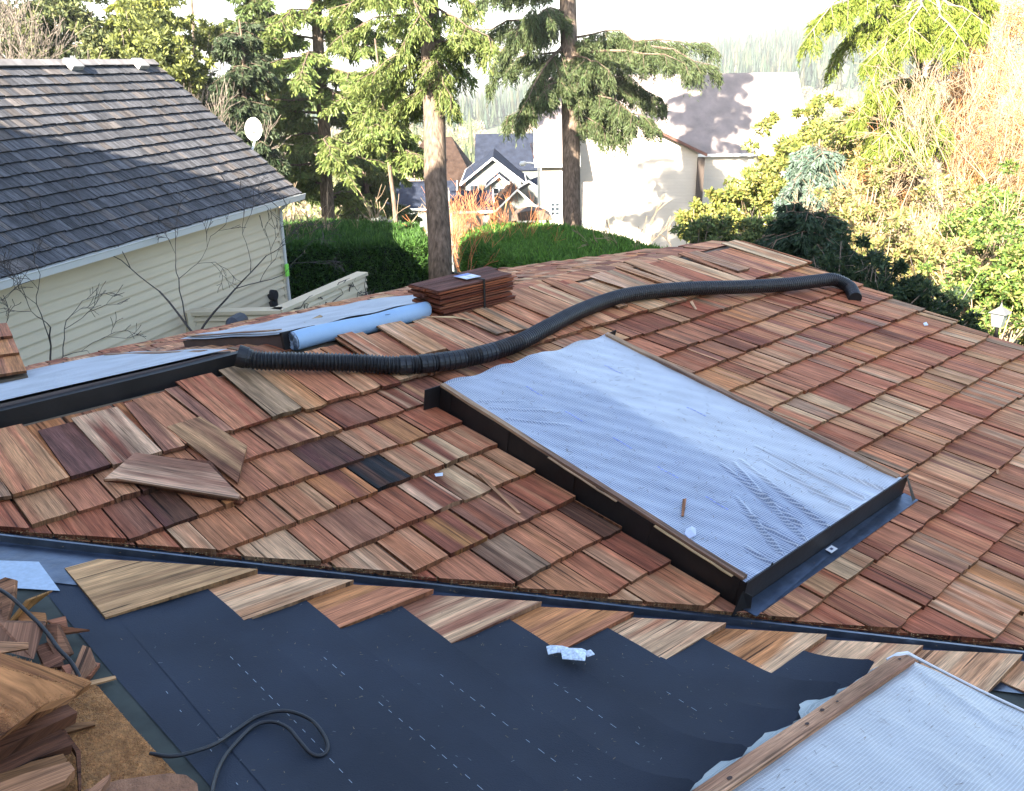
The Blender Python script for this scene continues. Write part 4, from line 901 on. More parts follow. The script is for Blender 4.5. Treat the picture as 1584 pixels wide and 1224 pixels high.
mb.prism([ec - nu * LN + nw * 2 * RUN, ec + nw * 2 * RUN, ec + nw * RUN + V(0, 0, RISE), ec - nu * LN + nw * RUN + V(0, 0, RISE)][::-1], [ec - nu * LN + nw * 2 * RUN - V(0, 0, .12), ec + nw * 2 * RUN - V(0, 0, .12), ec + nw * RUN + V(0, 0, RISE - .12), ec - nu * LN + nw * RUN + V(0, 0, RISE - .12)][::-1])
mb.build('roof_deck', mat('weathered_deck', (.10, .095, .09), .85, noise=(3, .3)), nb)
# walls with real lap boards
cream = mat('cream_paint', (.60, .51, .36), .6, noise=(.9, .05)); cw_ = ec + nw * .42 - nu * .32; zb_ = -5.6
mb = MB(); zt_ = ec[2] + .28; nl = int((zt_ - zb_) / .178)
for i in range(nl):
    z0 = zb_ + i * .178 - cw_[2]; z1 = z0 + .178
    for (a, b_, ax) in ((cw_ - nu * LN, cw_, 0), (cw_, cw_ + nw * (2 * RUN - .84), 1)):
        out = -nw if ax == 0 else nu
        p0, p1 = a + V(0, 0, z0 + (cw_[2] - a[2])), b_ + V(0, 0, z0 + (cw_[2] - b_[2])); up_ = V(0, 0, .178)
        if i == nl - 1: up_ = V(0, 0, .1)
        mb.add([p0 + out * .06, p1 + out * .06, p1 + up_ + out * .006, p0 + up_ + out * .006, p0 + out * .006, p1 + out * .006], [(0, 1, 2, 3), (4, 5, 1, 0)])
g0 = cw_ + V(0, 0, zt_ - cw_[2]); wd_ = 2 * RUN - .84
mb.add([g0 + nu * .01, g0 + nw * wd_ + nu * .01, g0 + nw * wd_ / 2 + V(0, 0, RISE * .83) + nu * .01], [(0, 1, 2)])
mb.add([cw_ - nu * LN + V(0, 0, zb_ - cw_[2]), cw_ + V(0, 0, zb_ - cw_[2]), cw_ + nw * wd_ + V(0, 0, zb_ - cw_[2]), cw_ - nu * LN + nw * wd_ + V(0, 0, zb_ - cw_[2]), cw_ - nu * LN + V(0, 0, zt_ - cw_[2] - .1), cw_ + V(0, 0, zt_ - cw_[2] - .1), cw_ + nw * wd_ + V(0, 0, zt_ - cw_[2] - .1), cw_ - nu * LN + nw * wd_ + V(0, 0, zt_ - cw_[2] - .1)], [(0, 1, 5, 4), (1, 2, 6, 5), (2, 3, 7, 6), (3, 0, 4, 7)])
mb.build('wall', cream, nb)
mb = MB(); cf = (cw_ - V(0, 0, cw_[2]), nu, nw, V(0, 0, 1))
mb.box((-.10, -.045, zb_), (.0, -.03, zt_ - .05), fr=cf); mb.box((.0, -.045, zb_), (.045, .10, zt_ - .05), fr=cf); mb.build('corner_board', cream, nb)
mb = MB(); mb.box((-LN, .0, -.14), (-.02, .42, -.125), fr=(ec, nu, nw, V(0, 0, 1))); mb.build('soffit', cream, nb)
gm = mat('gutter_paint', (.60, .60, .58), .4); mb = MB(); prof = [(-.02, -.10), (-.12, -.10), (-.14, .0), (-.155, .015), (-.155, .03), (-.14, .03), (-.125, -.075), (-.03, -.085), (-.02, .02), (.0, .02), (.0, -.10)]
mb.prism([ec + nw * a + V(0, 0, b - .02) + nu * .05 for a, b in prof], [ec - nu * LN + nw * a + V(0, 0, b - .02) for a, b in prof]); mb.build('gutter', gm, nb)
mb = MB(); mb.tube([ec + nw * .1 - nu * .25 + V(0, 0, -.12), ec + nw * .33 - nu * .29 + V(0, 0, -.32), ec + nw * .35 - nu * .29 + V(0, 0, -.6), V(*(ec + nw * .35 - nu * .29)[:2], zb_)], .042, 8); mb.build('downspout', gm, nb)
mb = MB(); q = hit(423, 457, nw, nw @ (cw_ - nw * .1)); q = V(q[0], q[1], q[2])
mb.tube([q + nw * .08, q - nw * .06], [.13, .12], 16); mb.box((-.10, -.03, -.42), (.10, .08, -.10), fr=(q, nu, nw, V(0, 0, 1))); mt = mb.build('electric_meter', mat('meter_dark', (.03, .03, .035), .3), nb)
mb = MB(); mb.tube([q + V(0, 0, -.4) + nw * .02, q + V(0, 0, -1.6) + nw * .02], .03, 8); mb.build('conduit', cream, nb)
mb = MB(); q2 = at(444, 418, 20.3); mb.box((-.06, -.02, -.14), (.06, .02, .14), fr=(q2, nu, nw, V(0, 0, 1))); mb.build('tag', mat('lime_tag', (.25, .75, .1), .5), nb)
# rake board
mb = MB(); mb.prism([ec + nu * .03 + V(0, 0, -.0), ec + nu * .03 + nw * RUN + V(0, 0, RISE), ec + nu * .03 + nw * RUN + V(0, 0, RISE - .2), ec + nu * .03 + V(0, 0, -.2)], [ec + V(0, 0, -.0), ec + nw * RUN + V(0, 0, RISE), ec + nw * RUN + V(0, 0, RISE - .2), ec + V(0, 0, -.2)]); mb.build('rake_board', gm, nb)
# dish: on the rake
dm = mat('dish_white', (.75, .75, .75), .4); q = at(392, 200, 20.2); base = at(384, 240, 20.3)
dn = V(-.35, -.85, .15); dn = V(*( (CAM - q) / np.linalg.norm(CAM - q) )) + V(-.35, .1, .15); dn /= np.linalg.norm(dn); ex = np.cross(dn, V(0, 0, 1)); ex /= np.linalg.norm(ex); ey = np.cross(ex, dn)
mb = MB(); vs = [q - dn * .07]; 
for r_ in (.35, .7, 1.):
    for k in range(24): a = k * math.pi / 12; vs.append(q + ex * .20 * r_ * math.cos(a) + ey * .26 * r_ * math.sin(a) - dn * .07 * (1 - r_ * r_))
mb.add(vs, [(0, 1 + k, 1 + (k + 1) % 24) for k in range(24)] + [(1 + r_ * 24 + k, 1 + r_ * 24 + (k + 1) % 24, 25 + r_ * 24 + (k + 1) % 24, 25 + r_ * 24 + k) for r_ in (0, 1) for k in range(24)])
dish = mb.build('satellite_dish', dm, nb, smooth=True)
mb = MB(); mb.tube([q - dn * .08, q - dn * .16 - ey * .15, base + V(0, 0, -.15)], .025, 6); mb.build('mast', dm, dish)
mb = MB(); mb.tube([q - ey * .28, q - ey * .25 + dn * .38 - ex * .15], .012, 6); mb.tube([q - ey * .25 + dn * .38 - ex * .15, q - ey * .2 + dn * .34 - ex * .12], .045, 8); mb.build('feed_arm', dm, dish)
# low garden wall
gw = thing('garden_wall', 'low cream lap-sided wall with a cap, climbed by bare vines, behind the roof', 'wall', tuple(gpt(430, 16)))
zc = CAM[2] - (483 - 104.6) / FP * 15.5; pa = onz(293, 484, zc); pb = onz(432, 481, zc); pc = onz(564, 423, zc)
def lapwall(a, b, zc, zb, parent):
    d = b - a; l = np.linalg.norm(d[:2]); d = d / l; o = np.cross(d, V(0, 0, 1))
    if o @ (CAM - a) < 0: o = -o
    m_ = MB(); z = zb
    while z < zc - .05:
        z1 = min(z + .16, zc); A, B = V(a[0], a[1], z), V(b[0], b[1], z)
        m_.add([A + o * .05, B + o * .05, B + o * .006 + V(0, 0, z1 - z), A + o * .006 + V(0, 0, z1 - z), A, B], [(0, 1, 2, 3), (4, 5, 1, 0)]); z = z1
    m_.hexa([V(a[0], a[1], zb) - o * .14, V(b[0], b[1], zb) - o * .14, V(b[0], b[1], zb), V(a[0], a[1], zb), V(a[0], a[1], zc) - o * .14, V(b[0], b[1], zc) - o * .14, V(b[0], b[1], zc), V(a[0], a[1], zc)])
    m_.build('wall_panel', cream, parent)
    m_ = MB(); A, B = V(a[0], a[1], zc + .004) - d * .03, V(b[0], b[1], zc + .004) + d * .03
    m_.hexa([A - o * .2, B - o * .2, B + o * .07, A + o * .07, A - o * .2 + V(0, 0, .07), B - o * .2 + V(0, 0, .07), B + o * .07 + V(0, 0, .07), A + o * .07 + V(0, 0, .07)]); m_.build('wall_cap', cream, parent)
lapwall(pa, pb, zc - .05, -5.5, gw); lapwall(pb + (pc - pb) * .01, pc, zc - .05, -5.5, gw)
mb = MB(); mb.box((-.08, -.08, -5.5 - zc), (.08, .08, .02), fr=(pa, V(1, 0, 0), V(0, 1, 0), V(0, 0, 1))); mb.build('post', cream, gw)
# ================================================================== vegetation helpers
leafmats = {}
def leaf_mat(name, transl=.35, rough=.6):
    m = bpy.data.materials.new(name); m.use_nodes = True; n = m.node_tree; b = n.nodes['Principled BSDF']; b.inputs['Roughness'].default_value = rough; b.inputs['Specular IOR Level'].default_value = .25
    a = n.nodes.new('ShaderNodeAttribute'); a.attribute_name = 'col'; n.links.new(a.outputs['Color'], b.inputs['Base Color'])
    t = n.nodes.new('ShaderNodeBsdfTranslucent'); n.links.new(a.outputs['Color'], t.inputs[0]); mx = n.nodes.new('ShaderNodeMixShader'); mx.inputs[0].default_value = transl
    n.links.new(b.outputs[0], mx.inputs[1]); n.links.new(t.outputs[0], mx.inputs[2]); n.links.new(mx.outputs[0], n.nodes['Material Output'].inputs[0]); return m
LEAF = leaf_mat('foliage'); 
bark = mat('fir_bark', (.12, .09, .068), .95, spec=.1, noise=(16, .55), bump=(22, 1.0), stretch=.16); barkg = mat('grey_bark', (.17, .14, .115), .9, noise=(9, .3), bump=(20, .6)); barkp = mat('pale_twig', (.26, .19, .12), .8, noise=(3, .3)); barko = mat('red_twig', (.42, .16, .06), .7, noise=(3, .3))
def spray_cards(rg, P0, P1, per_m, spread, ln, wd, colr, droop, side=1.0, tw=.55):
    """foliage along a bough from P0 to P1 (arrays (n,3)): side twigs and needles hanging off them"""
    Ps, Ds, Cs = [], [], []
    for a, b in zip(P0, P1):
        L = np.linalg.norm(b - a); n = max(3, int(L * per_m)); t = rg.uniform(0, 1, n) ** .8
        d = (b - a) / (L + 1e-9); sd = np.cross(d, [0, 0, 1.]); sd /= np.linalg.norm(sd) + 1e-9
        off = rg.uniform(-1, 1, n) * spread * (1.05 - .75 * t); dn = -np.abs(rg.normal(0, 1, n)) * droop - np.abs(off) * .25
        P = a + (b - a) * t[:, None] + sd * off[:, None] + d * (np.abs(off) * .5)[:, None] + np.array([0, 0, 1.]) * dn[:, None]
        D = d * rg.uniform(.2, 1, (n, 1)) + sd * np.sign(off)[:, None] * rg.uniform(.1, .9, (n, 1)) + np.array([0, 0, -1.]) * rg.uniform(.1, 1.0, (n, 1)) + rg.normal(0, .25, (n, 3))
        Ps.append(P); Ds.append(D); Cs.append(np.array(colr) * rg.uniform(.6, 1.35, (n, 1)) * (1 + rg.normal(0, .06, (n, 3))))
    return Ps, Ds, Cs
def build_fir(name, lab, base, top, r0, r1, boughs, seed, colr, per_m=420, spread=.5, droop=.10, ln=.13, wd=.035, group=None, barkmat=None, stubs=0, cat='tree', trunk_pts=None):
    """boughs: list of (start, end, sag)"""
    t = thing(name, lab, cat, tuple(base), group); rg = np.random.default_rng(seed); r_ = random.Random(seed)
    m_ = MB(); n = 14; tp = trunk_pts or [base + (top - base) * (i / n) + V(r_.uniform(-1, 1), r_.uniform(-1, 1), 0) * r0 * .12 for i in range(n + 1)]; n = len(tp) - 1
    m_.tube(tp, [r0 + (r1 - r0) * (i / n) ** .9 for i in range(n + 1)], 14)
    tr = m_.build('trunk', barkmat or bark, t, smooth=True); 
    A, B = [], []; m_ = MB()
    for (s_, e_, sag) in boughs:
        k = 6; pts = []
        for i in range(k + 1):
            f = i / k; q = s_ + (e_ - s_) * f + V(0, 0, sag) * math.sin(math.pi * f) * .55 + rg.normal(0, .11, 3) * f; pts.append(q)
        m_.tube(pts, [max(.006, .05 * (1 - i / k) * (np.linalg.norm(e_ - s_) / 3.5) + .007) for i in range(k + 1)], 5, cap=False)
        for i in range(1, k): A.append(pts[i]); B.append(pts[i + 1])
        for i in range(1, k + 1):        # secondary branchlets
            for sgn in (-1, 1):
                if r_.random() < .95:
                    d = pts[i] - pts[i - 1]; d = d / np.linalg.norm(d); sd = np.cross(d, V(0, 0, 1)) * sgn; l2 = spread * r_.uniform(.5, 1.9) * (1.15 - i / k * .7)
                    e2 = pts[i] + (d * .7 + sd) * l2 + V(0, 0, -.3 * l2 - droop); A.append(pts[i]); B.append(e2); m_.tube([pts[i], (pts[i] + e2) / 2 + V(0, 0, .02), e2], [.012, .008, .004], 4, cap=False)
    m_.build('limb', barkmat or bark, t)
    Ps, Ds, Cs = spray_cards(rg, A, B, per_m, spread * .5, ln, wd, colr, droop)
    P = np.concatenate(Ps); D = np.concatenate(Ds); C_ = np.clip(np.concatenate(Cs), .004, .9); N = len(P)
    cards('crown', P, D, rg.uniform(.5, 1.3, N) * ln, rg.uniform(.6, 1.3, N) * wd, C_, LEAF, t)
    return t
def auto_boughs(rg, base, top, z0, z1, rmax, n, sag=.15, rise=-.15, azr=None, shape=1.):
    out = []; ax = (top - base) / (top[2] - base[2])
    for i in range(n):
        z = z0 + (z1 - z0) * ((i + rg.uniform(0, 1)) / n); f = (z - z0) / (z1 - z0); s_ = base + ax * (z - base[2]); a = rg.uniform(0, 6.283) if azr is None else rg.uniform(*azr)
        r_ = rmax * (1 - f * .75) ** shape * rg.uniform(.55, 1.05); out.append((s_, s_ + V(math.cos(a) * r_, math.sin(a) * r_, rise * r_ + rg.uniform(-.25, .25)), sag * r_))
    return out
def bare_tree(name, lab, base, h, seed, spreadf, r0, m, cat='tree', lean=V(0, 0, 1), depth=6, split=3, group=None, ang=.5, starts=1, minr=.0025, up=.15, lf=(.62, .85)):
    rr2 = random.Random(seed); t = thing(name, lab, cat, tuple(base), group); tk = MB(); br = MB()
    def rec(p, d, l, r_, k):
        n = 4; pts = [p]; q = p
        for i in range(n):
            d = d + V(rr2.gauss(0, .13), rr2.gauss(0, .13), rr2.gauss(0, .08) + up * .1); d = d / np.linalg.norm(d); q = q + d * l / n; pts.append(q)
        r2 = max(minr, r_ * .68)
        (tk if k == depth else br).tube(pts, [r_ + (r2 - r_) * i / n for i in range(n + 1)], 7 if r_ > .02 else 4, cap=False)
        if k == 0: return
        for i in range(split if k > 1 else split + 1):
            a = rr2.uniform(0, 6.283); ax = np.cross(d, V(math.cos(a), math.sin(a), .3)); ax /= np.linalg.norm(ax)
            g = rr2.uniform(.5, 1.3) * ang; d2 = d * math.cos(g) + ax * math.sin(g) + V(0, 0, up * .5)
            f = rr2.uniform(.35, 1.) if i else 1.; j = int(round(f * n)); rec(pts[j], d2 / np.linalg.norm(d2), l * rr2.uniform(*lf), r2 * rr2.uniform(.6, .95), k - 1)
    for i in range(starts):
        a = i * 6.283 / starts + rr2.random(); d0 = lean + V(math.cos(a), math.sin(a), 0) * (spreadf if starts > 1 else 0); rec(np.array(base, float) + V(math.cos(a), math.sin(a), 0) * (.15 if starts > 1 else 0), d0 / np.linalg.norm(d0), h, r0, depth)
    tk.build('trunk', m, t); br.build('branches', m, t); return t, rr2
def leaf_cloud(rg, centers, radii, n, colr, ln, flat=.8):
    k = rg.integers(0, len(centers), n); c = np.array(centers)[k]; r_ = np.array(radii)[k][:, None]
    d = rg.normal(size=(n, 3)); d /= np.linalg.norm(d, axis=1)[:, None]; d[:, 2] *= flat
    P = c + d * r_ * rg.uniform(.35, 1.05, (n, 1)) ** .6; D = d * .7 + rg.normal(0, .7, (n, 3))
    cl = np.array(colr)[rg.integers(0, len(colr), n)] * rg.uniform(.65, 1.35, (n, 1)); return P, D, cl
def bush(name, lab, cat, blobs, n, colr, ln, wd, seed, stems=None, group=None, twm=None, ntw=14):
    """blobs: list of (px, py, depth, radius)"""
    rg = np.random.default_rng(seed); cs = [at(*b[:3]) for b in blobs]; rs = [b[3] for b in blobs]
    sub = []; sr = []
    for c, r_ in zip(cs, rs):
        for _ in range(int(26 + r_ * 26)):
            d = rg.normal(size=3); d /= np.linalg.norm(d); sub.append(c + d * r_ * rg.uniform(.2, 1.3) * [1, 1, .9]); sr.append(r_ * rg.uniform(.07, .26))
    g = gpt(blobs[0][0], blobs[0][2]); base = V(cs[0][0], cs[0][1], g[2]); t = thing(name, lab, cat, tuple(base), group)
    P, D, C_ = leaf_cloud(rg, sub, sr, n, colr, ln); cards('foliage', P, D, rg.uniform(.6, 1.4, n) * ln, wd * rg.uniform(.7, 1.3, n), C_, LEAF, t, taper=.7)
    m_ = MB(); 
    for c in [sub[i] for i in rg.integers(0, len(sub), ntw * len(cs))]:
        b0 = base + V(rg.normal(0, .25), rg.normal(0, .25), 0); mid = (b0 + c) / 2 + rg.normal(0, .25, 3); m_.tube([b0, mid, c, c + rg.normal(0, .15, 3) + V(0, 0, .1)], [.03, .014, .007, .003], 5, cap=False)
    m_.build('stems', twm or barkg, t); return t
def hedge(name, lab, poly, zb, n, seed, colr):
    """poly: world points of the top outline"""
    t = thing(name, lab, 'hedge', tuple(poly[0])); rg = np.random.default_rng(seed); cen = sum(poly) / len(poly)
    inner = [cen + (q - cen) * .97 - V(0, 0, .06) for q in poly]; b = MB(); b.prism(inner, [V(q[0], q[1], zb) for q in inner]); b.build('dark_core', mat('hedge_inner', (.012, .018, .008), 1), t)  # solid core, its near-black colour stands in for shade among the leaves
    P, D = [], []; ar = [np.linalg.norm(poly[(i + 1) % len(poly)] - poly[i]) * (poly[i][2] - zb) for i in range(len(poly))]
    tri = [(0, i, i + 1) for i in range(1, len(poly) - 1)]; ta = [.5 * np.linalg.norm(np.cross(poly[b_] - poly[a], poly[c] - poly[a])) for a, b_, c in tri]
    tot = sum(ar) + sum(ta) * 1.6
    for i, a_ in enumerate(ar):
        k = int(n * a_ / tot); f = rg.uniform(0, 1, (k, 1)); z = rg.uniform(0, 1, (k, 1)); A, B = poly[i], poly[(i + 1) % len(poly)]
        o = np.cross(B - A, V(0, 0, 1)); o /= np.linalg.norm(o)
        if o @ (A - cen) < 0: o = -o
        p = A + (B - A) * f; p[:, 2:3] = zb + (A[2] - zb) * z; p += o * rg.normal(.02, .045, (k, 1)) + rg.normal(0, .02, (k, 3)); P.append(p); D.append(o * .8 + rg.normal(0, .5, (k, 3)) + [0, 0, .35])
    for (a, b_, c), a_ in zip(tri, ta):
        k = int(n * a_ * 1.6 / tot); u = rg.uniform(0, 1, (k, 1)); v = rg.uniform(0, 1, (k, 1)); s_ = u + v > 1; u = np.where(s_, 1 - u, u); v = np.where(s_, 1 - v, v)
        p = poly[a] + (poly[b_] - poly[a]) * u + (poly[c] - poly[a]) * v; p[:, 2] += rg.normal(-.02, .05, k) + .04 * np.sin(p[:, 0] * 3) * np.sin(p[:, 1] * 2.5); P.append(p); D.append(rg.normal(0, .35, (k, 3)) + [0, 0, .9])
    P = np.concatenate(P); D = np.concatenate(D); N = len(P); cl = np.array(colr)[rg.integers(0, len(colr), N)] * rg.uniform(.6, 1.4, (N, 1))
    cards('foliage', P, D, rg.uniform(.6, 1.4, N) * .13, .035, cl, LEAF, t, taper=.25); return t
# ================================================================== hedges
hz_ = CAM[2] - (352 - 98) / FP * 25.
def hp(px, py, z=None): return onz(px, py, hz_ if z is None else z)
hedge('clipped_hedge', 'dark clipped hedge between the cream house and the fir trunk', [hp(425, 350), hp(520, 345), hp(646, 352), hp(660, 378), hp(540, 382), hp(425, 386)], -6.2, 110000, 1, [(.05, .11, .022), (.035, .085, .018), (.07, .15, .03)])
hedge('clipped_hedge', 'bright green clipped hedge right of the fir trunk, sloping down behind the roof', [hp(722, 366), hp(765, 351), hp(862, 352), hp(960, 371), hp(1042, 398), hp(905, 425), hp(822, 408), hp(722, 386)], -6.2, 150000, 2, [(.08, .18, .03), (.06, .14, .025), (.10, .21, .035)])
# ================================================================== the two near firs
G1, G2, G3 = (.13, .165, .045), (.13, .15, .04), (.05, .075, .04)
def wp(px, py, d, dd=0): return at(px, py, d + dd)
rg = np.random.default_rng(11)
tb, tt_ = at(684, 470, 21.5), at(623, -900, 21.5)
def bl(lst, d, axis):
    out = []
    for (y0, x1, y1, dd, sag) in lst:
        f = (y0 - axis[0][1]) / (axis[1][1] - axis[0][1]); sx = axis[0][0] + (axis[1][0] - axis[0][0]) * f
        out.append((at(sx, y0, d), at(x1, y1, d + dd), sag))
    return out
ax1 = ((684, 470), (652, -250))
L1 = [(20, 540, 60, -1.5, .3), (50, 560, 130, .5, .3), (80, 590, 140, 1.2, .2), (-30, 520, 20, 1, .3), (10, 760, 70, -1, .3), (40, 720, 110, 1, .25), (70, 740, 60, -.5, .2), (95, 630, 160, 1.2, .1), (60, 690, 140, -.6, .15), (100, 700, 150, 1.5, .1), (-40, 740, 10, .5, .3), (-10, 580, -10, -2, .3), (30, 610, 90, .6, .2), (-60, 640, 60, -1.8, .3), (130, 610, 170, 1.5, .1)]
build_fir('fir_tree', 'fir with a bare leaning trunk, sunlit above and shaded below, between the two hedges', tb, tt_, .295, .18, bl(L1, 21.5, ax1) + auto_boughs(np.random.default_rng(4), tb, tt_, 5., 16.5, 3.2, 34), 21, G1, per_m=270, spread=.42, droop=.12, ln=.11, wd=.03)
ax2 = ((889, 420), (869, -250)); tb2, tt2 = at(889, 420, 29.5), at(850, -900, 29.5)
L2 = [(60, 1000, 62, -1, .35), (70, 1108, 105, .5, .5), (85, 1060, 100, -1.5, .4), (95, 1000, 130, .5, .25), (110, 960, 165, -1, .2), (125, 1020, 145, 1, .3), (140, 980, 175, -1.5, .2), (160, 1010, 180, .5, .2), (175, 960, 205, -.5, .1), (40, 800, 50, -1, .3), (10, 760, 90, .5, .3), (60, 800, 170, -1.2, .15), (80, 765, 110, 1, .3), (20, 820, 20, -1.8, .2), (100, 790, 180, .3, .1), (-20, 720, 0, -.8, .3), (30, 700, 60, 1.4, .3), (120, 840, 140, -1.5, .1), (-40, 790, -20, .5, .3), (75, 1085, 70, 1.5, .4), (88, 940, 105, -2, .2), (60, 925, 90, 1.6, .2)]
build_fir('fir_tree', 'fir with drooping dark branches spreading right over the pale house', tb2, tt2, .315, .22, bl(L2, 29.5, ax2) + auto_boughs(np.random.default_rng(5), tb2, tt2, 8., 22., 3.8, 44), 22, (.075, .10, .04), per_m=520, spread=.45, droop=.20, ln=.14, wd=.03)
# evergreens behind the neighbour's roof
def fir_auto(name, lab, px, d, ytop, z1y, rmax, n, seed, colr, lean=0, per_m=240, spread=.5, ln=.17, wd=.055, r0=.3, z0y=None, group=None, rise=-.15, shape=1., droop=.10):
    b = gpt(px, d, -.3); tp = at(px + lean, ytop, d); rr3 = np.random.default_rng(seed); ax = tp - b
    z0 = at(px, z0y, d)[2] if z0y else b[2] + 1.5; z1 = at(px, z1y, d)[2]
    return build_fir(name, lab, b, tp, r0, .03 if ytop > -300 else .15, auto_boughs(rr3, b, tp, z0, z1, rmax, n, rise=rise, shape=shape), seed, colr, per_m=per_m, spread=spread, ln=ln, wd=wd, group=group, droop=droop)
EG = 'evergreens behind the cream house'
fir_auto('fir_tree', 'large open fir with a sunlit trunk, just right of the satellite dish', 500, 33, -420, -300, 4.4, 54, 31, (.125, .165, .045), lean=-36, group=EG, z0y=330, shape=.5, ln=.22, wd=.075, per_m=160)
fir_auto('fir_tree', 'fir directly behind the satellite dish, darker and lower', 405, 38, -160, -150, 3.4, 44, 32, (.10, .14, .045), group=EG, z0y=330, ln=.24, wd=.08, per_m=130)
fir_auto('fir_tree', 'slim young fir whose tip stands over the grey shake roof', 372, 30, 30, 40, 1.5, 30, 33, (.05, .07, .035), group=EG, z0y=330, ln=.18, wd=.06, per_m=150)
fir_auto('fir_tree', 'thin fir with few branches and a crooked trunk left of the nearest trunk', 622, 31, 60, 110, 1.7, 22, 34, (.13, .17, .045), lean=-42, group=EG, z0y=250, r0=.14, ln=.18, wd=.06, per_m=130)
fir_auto('fir_tree', 'dark low fir filling the gap above the left hedge', 560, 40, 150, 170, 2.6, 26, 35, (.11, .14, .045), group=EG, z0y=340, ln=.24, wd=.08, per_m=110)
fir_auto('fir_tree', 'sparse tall fir pole rising behind the end of the grey ridge', 300, 34, -120, 120, 2., 20, 36, (.06, .075, .035), lean=-12, group=EG, z0y=200, r0=.17, ln=.18, wd=.06, per_m=90)
fir_auto('fir_tree', 'bright yellow-green fir above the middle of the grey ridge', 205, 36, -200, -190, 3.0, 50, 37, (.19, .21, .045), group=EG, z0y=160, ln=.22, wd=.07, per_m=130)
fir_auto('fir_tree', 'shaggy fir at the far upper left', 60, 40, -260, -240, 3.5, 46, 38, (.07, .085, .04), group=EG, z0y=160, ln=.22, wd=.07, per_m=100)
BG_ = 'bare trees behind the grey roof'
bush('ivy_clad_tree', 'olive green ivy-clad tree crowns behind the left of the grey ridge', 'tree', [(20, 40, 33, 1.3), (70, 60, 34, 1.2), (110, 20, 35, 1.2), (150, 70, 33, .8), (40, 85, 32, 1.)], 15000, [(.11, .13, .05), (.15, .16, .06), (.07, .09, .04)], .17, .08, 68, ntw=16)
bush('ivy_clad_tree', 'yellow-green tree crown between the bright fir and the fir pole', 'tree', [(215, 70, 31, 1.1), (255, 90, 30, .9), (240, 30, 32, 1.), (290, 110, 30, .7), (330, 60, 34, .6)], 13000, [(.18, .20, .05), (.14, .16, .05), (.09, .11, .04)], .16, .07, 69, ntw=16)
for i, (px, d, h, sd_) in enumerate(((20, 28, 4.0, 3), (120, 30, 4.0, 5), (262, 28, 2.9, 7))):
    bare_tree('bare_tree', ['bare tree at the upper left corner', 'bare tree above the left half of the grey ridge', 'bare tree left of the fir pole'][i], gpt(px, d), h, sd_, 0, .13, barkg, group=BG_, split=3, depth=5 if i == 1 else 6, ang=.45, minr=.008)
for i, (px, d, h, sd_) in enumerate(((455, 25.5, 1.5, 12), (520, 26, 1.3, 13), (590, 27, 1.5, 14), (640, 27, 1.6, 15))):
    bare_tree('bare_shrub', ['bare shrub beside the corner of the cream house', 'pale bare shrub over the middle of the left hedge', 'bare shrub in front of the brown roof', 'thin bare shrub beside the fir trunk'][i], gpt(px, d), h, sd_, .4, .03, barkp, cat='shrub', group='bare shrubs behind the left hedge', split=2, depth=4, starts=5, ang=.4, minr=.007)
# red twigs between the hedges
t, _ = bare_tree('red_twig_shrub', 'orange-red leafless shrub glowing between the fir trunk and the right hedge', gpt(745, 25.5), 1.55, 41, .42, .018, barko, cat='shrub', split=3, depth=4, starts=9, ang=.36, minr=.0042)
bare_tree('red_twig_shrub', 'low orange twigs against the foot of the fir trunk', gpt(700, 22.5, .9), .9, 43, .3, .02, barko, cat='shrub', split=2, depth=3, starts=6, ang=.4, minr=.007)
bare_tree('bare_shrub', 'pinkish bare shrub behind the right hedge, below the white house', gpt(880, 28), 1.3, 44, .4, .028, barkp, cat='shrub', split=2, depth=4, starts=6, ang=.4, minr=.009)
bare_tree('bare_shrub', 'leafless shrub at the right end of the bright hedge', gpt(985, 24), 1.5, 45, .4, .03, barkp, cat='shrub', split=2, depth=4, starts=5, ang=.4, minr=.009)
# small bare trees against the cream wall
darkb = mat('dark_twig', (.06, .05, .045), .9)
bare_tree('small_bare_tree', 'small leafless maple standing against the cream wall', V(*at(305, 560, 14.6)) - V(0, 0, .9), 1.3, 54, 0, .04, darkb, split=2, depth=7, ang=.6, minr=.0042, up=-.02, lf=(.62, .84))
bare_tree('small_bare_tree', 'small leafless tree rising behind the roof at the left edge', V(*at(52, 600, 9.6)) - V(0, 0, .6), .75, 62, .35, .024, darkb, split=2, depth=6, ang=.6, minr=.0034, starts=2, up=0)
# vines on the garden wall
mb = MB(); rv = random.Random(4)
for i in range(46):
    f = rv.random(); p = pb + (pc - pb) * f + V(0, 0, -rv.uniform(.0, .9)); d_b = (pc - pb) / np.linalg.norm(pc - pb); o = np.cross(d_b, V(0, 0, 1)); o = -o if o @ (CAM - pb) < 0 else o
    pts = [p + o * .05]; 
    for k in range(5): pts.append(pts[-1] + d_b * rv.uniform(-.16, .22) + V(0, 0, rv.uniform(-.12, .16)) + o * rv.uniform(-.01, .02))
    for q in pts: q[2] = min(q[2], zc + .06)
    mb.tube(pts, [.012 * (1 - k / 7) for k in range(6)], 4, cap=False)
vn = mb.build('bare_vine', darkb, None); tag(vn, 'bare dark vines scrambling over the low cream wall', 'vine', kind='stuff')
# dark things behind the wall (barbecue and post) near the brown skylight
mb = MB(); q = at(366, 500, 12.); fr_ = (q, nu, nw, V(0, 0, 1)); mb.tube([q - nu * .2, q - nu * .1, q + nu * .12], [.04, .11, .12], 12); mb.box((-.05, -.05, -1.3), (.05, .05, -.05), fr=fr_); 
bb = mb.build('barbecue', mat('bbq_black', (.02, .02, .028), .45)); tag(bb, 'dark covered barbecue peeking over the brown-sided skylight', 'barbecue')
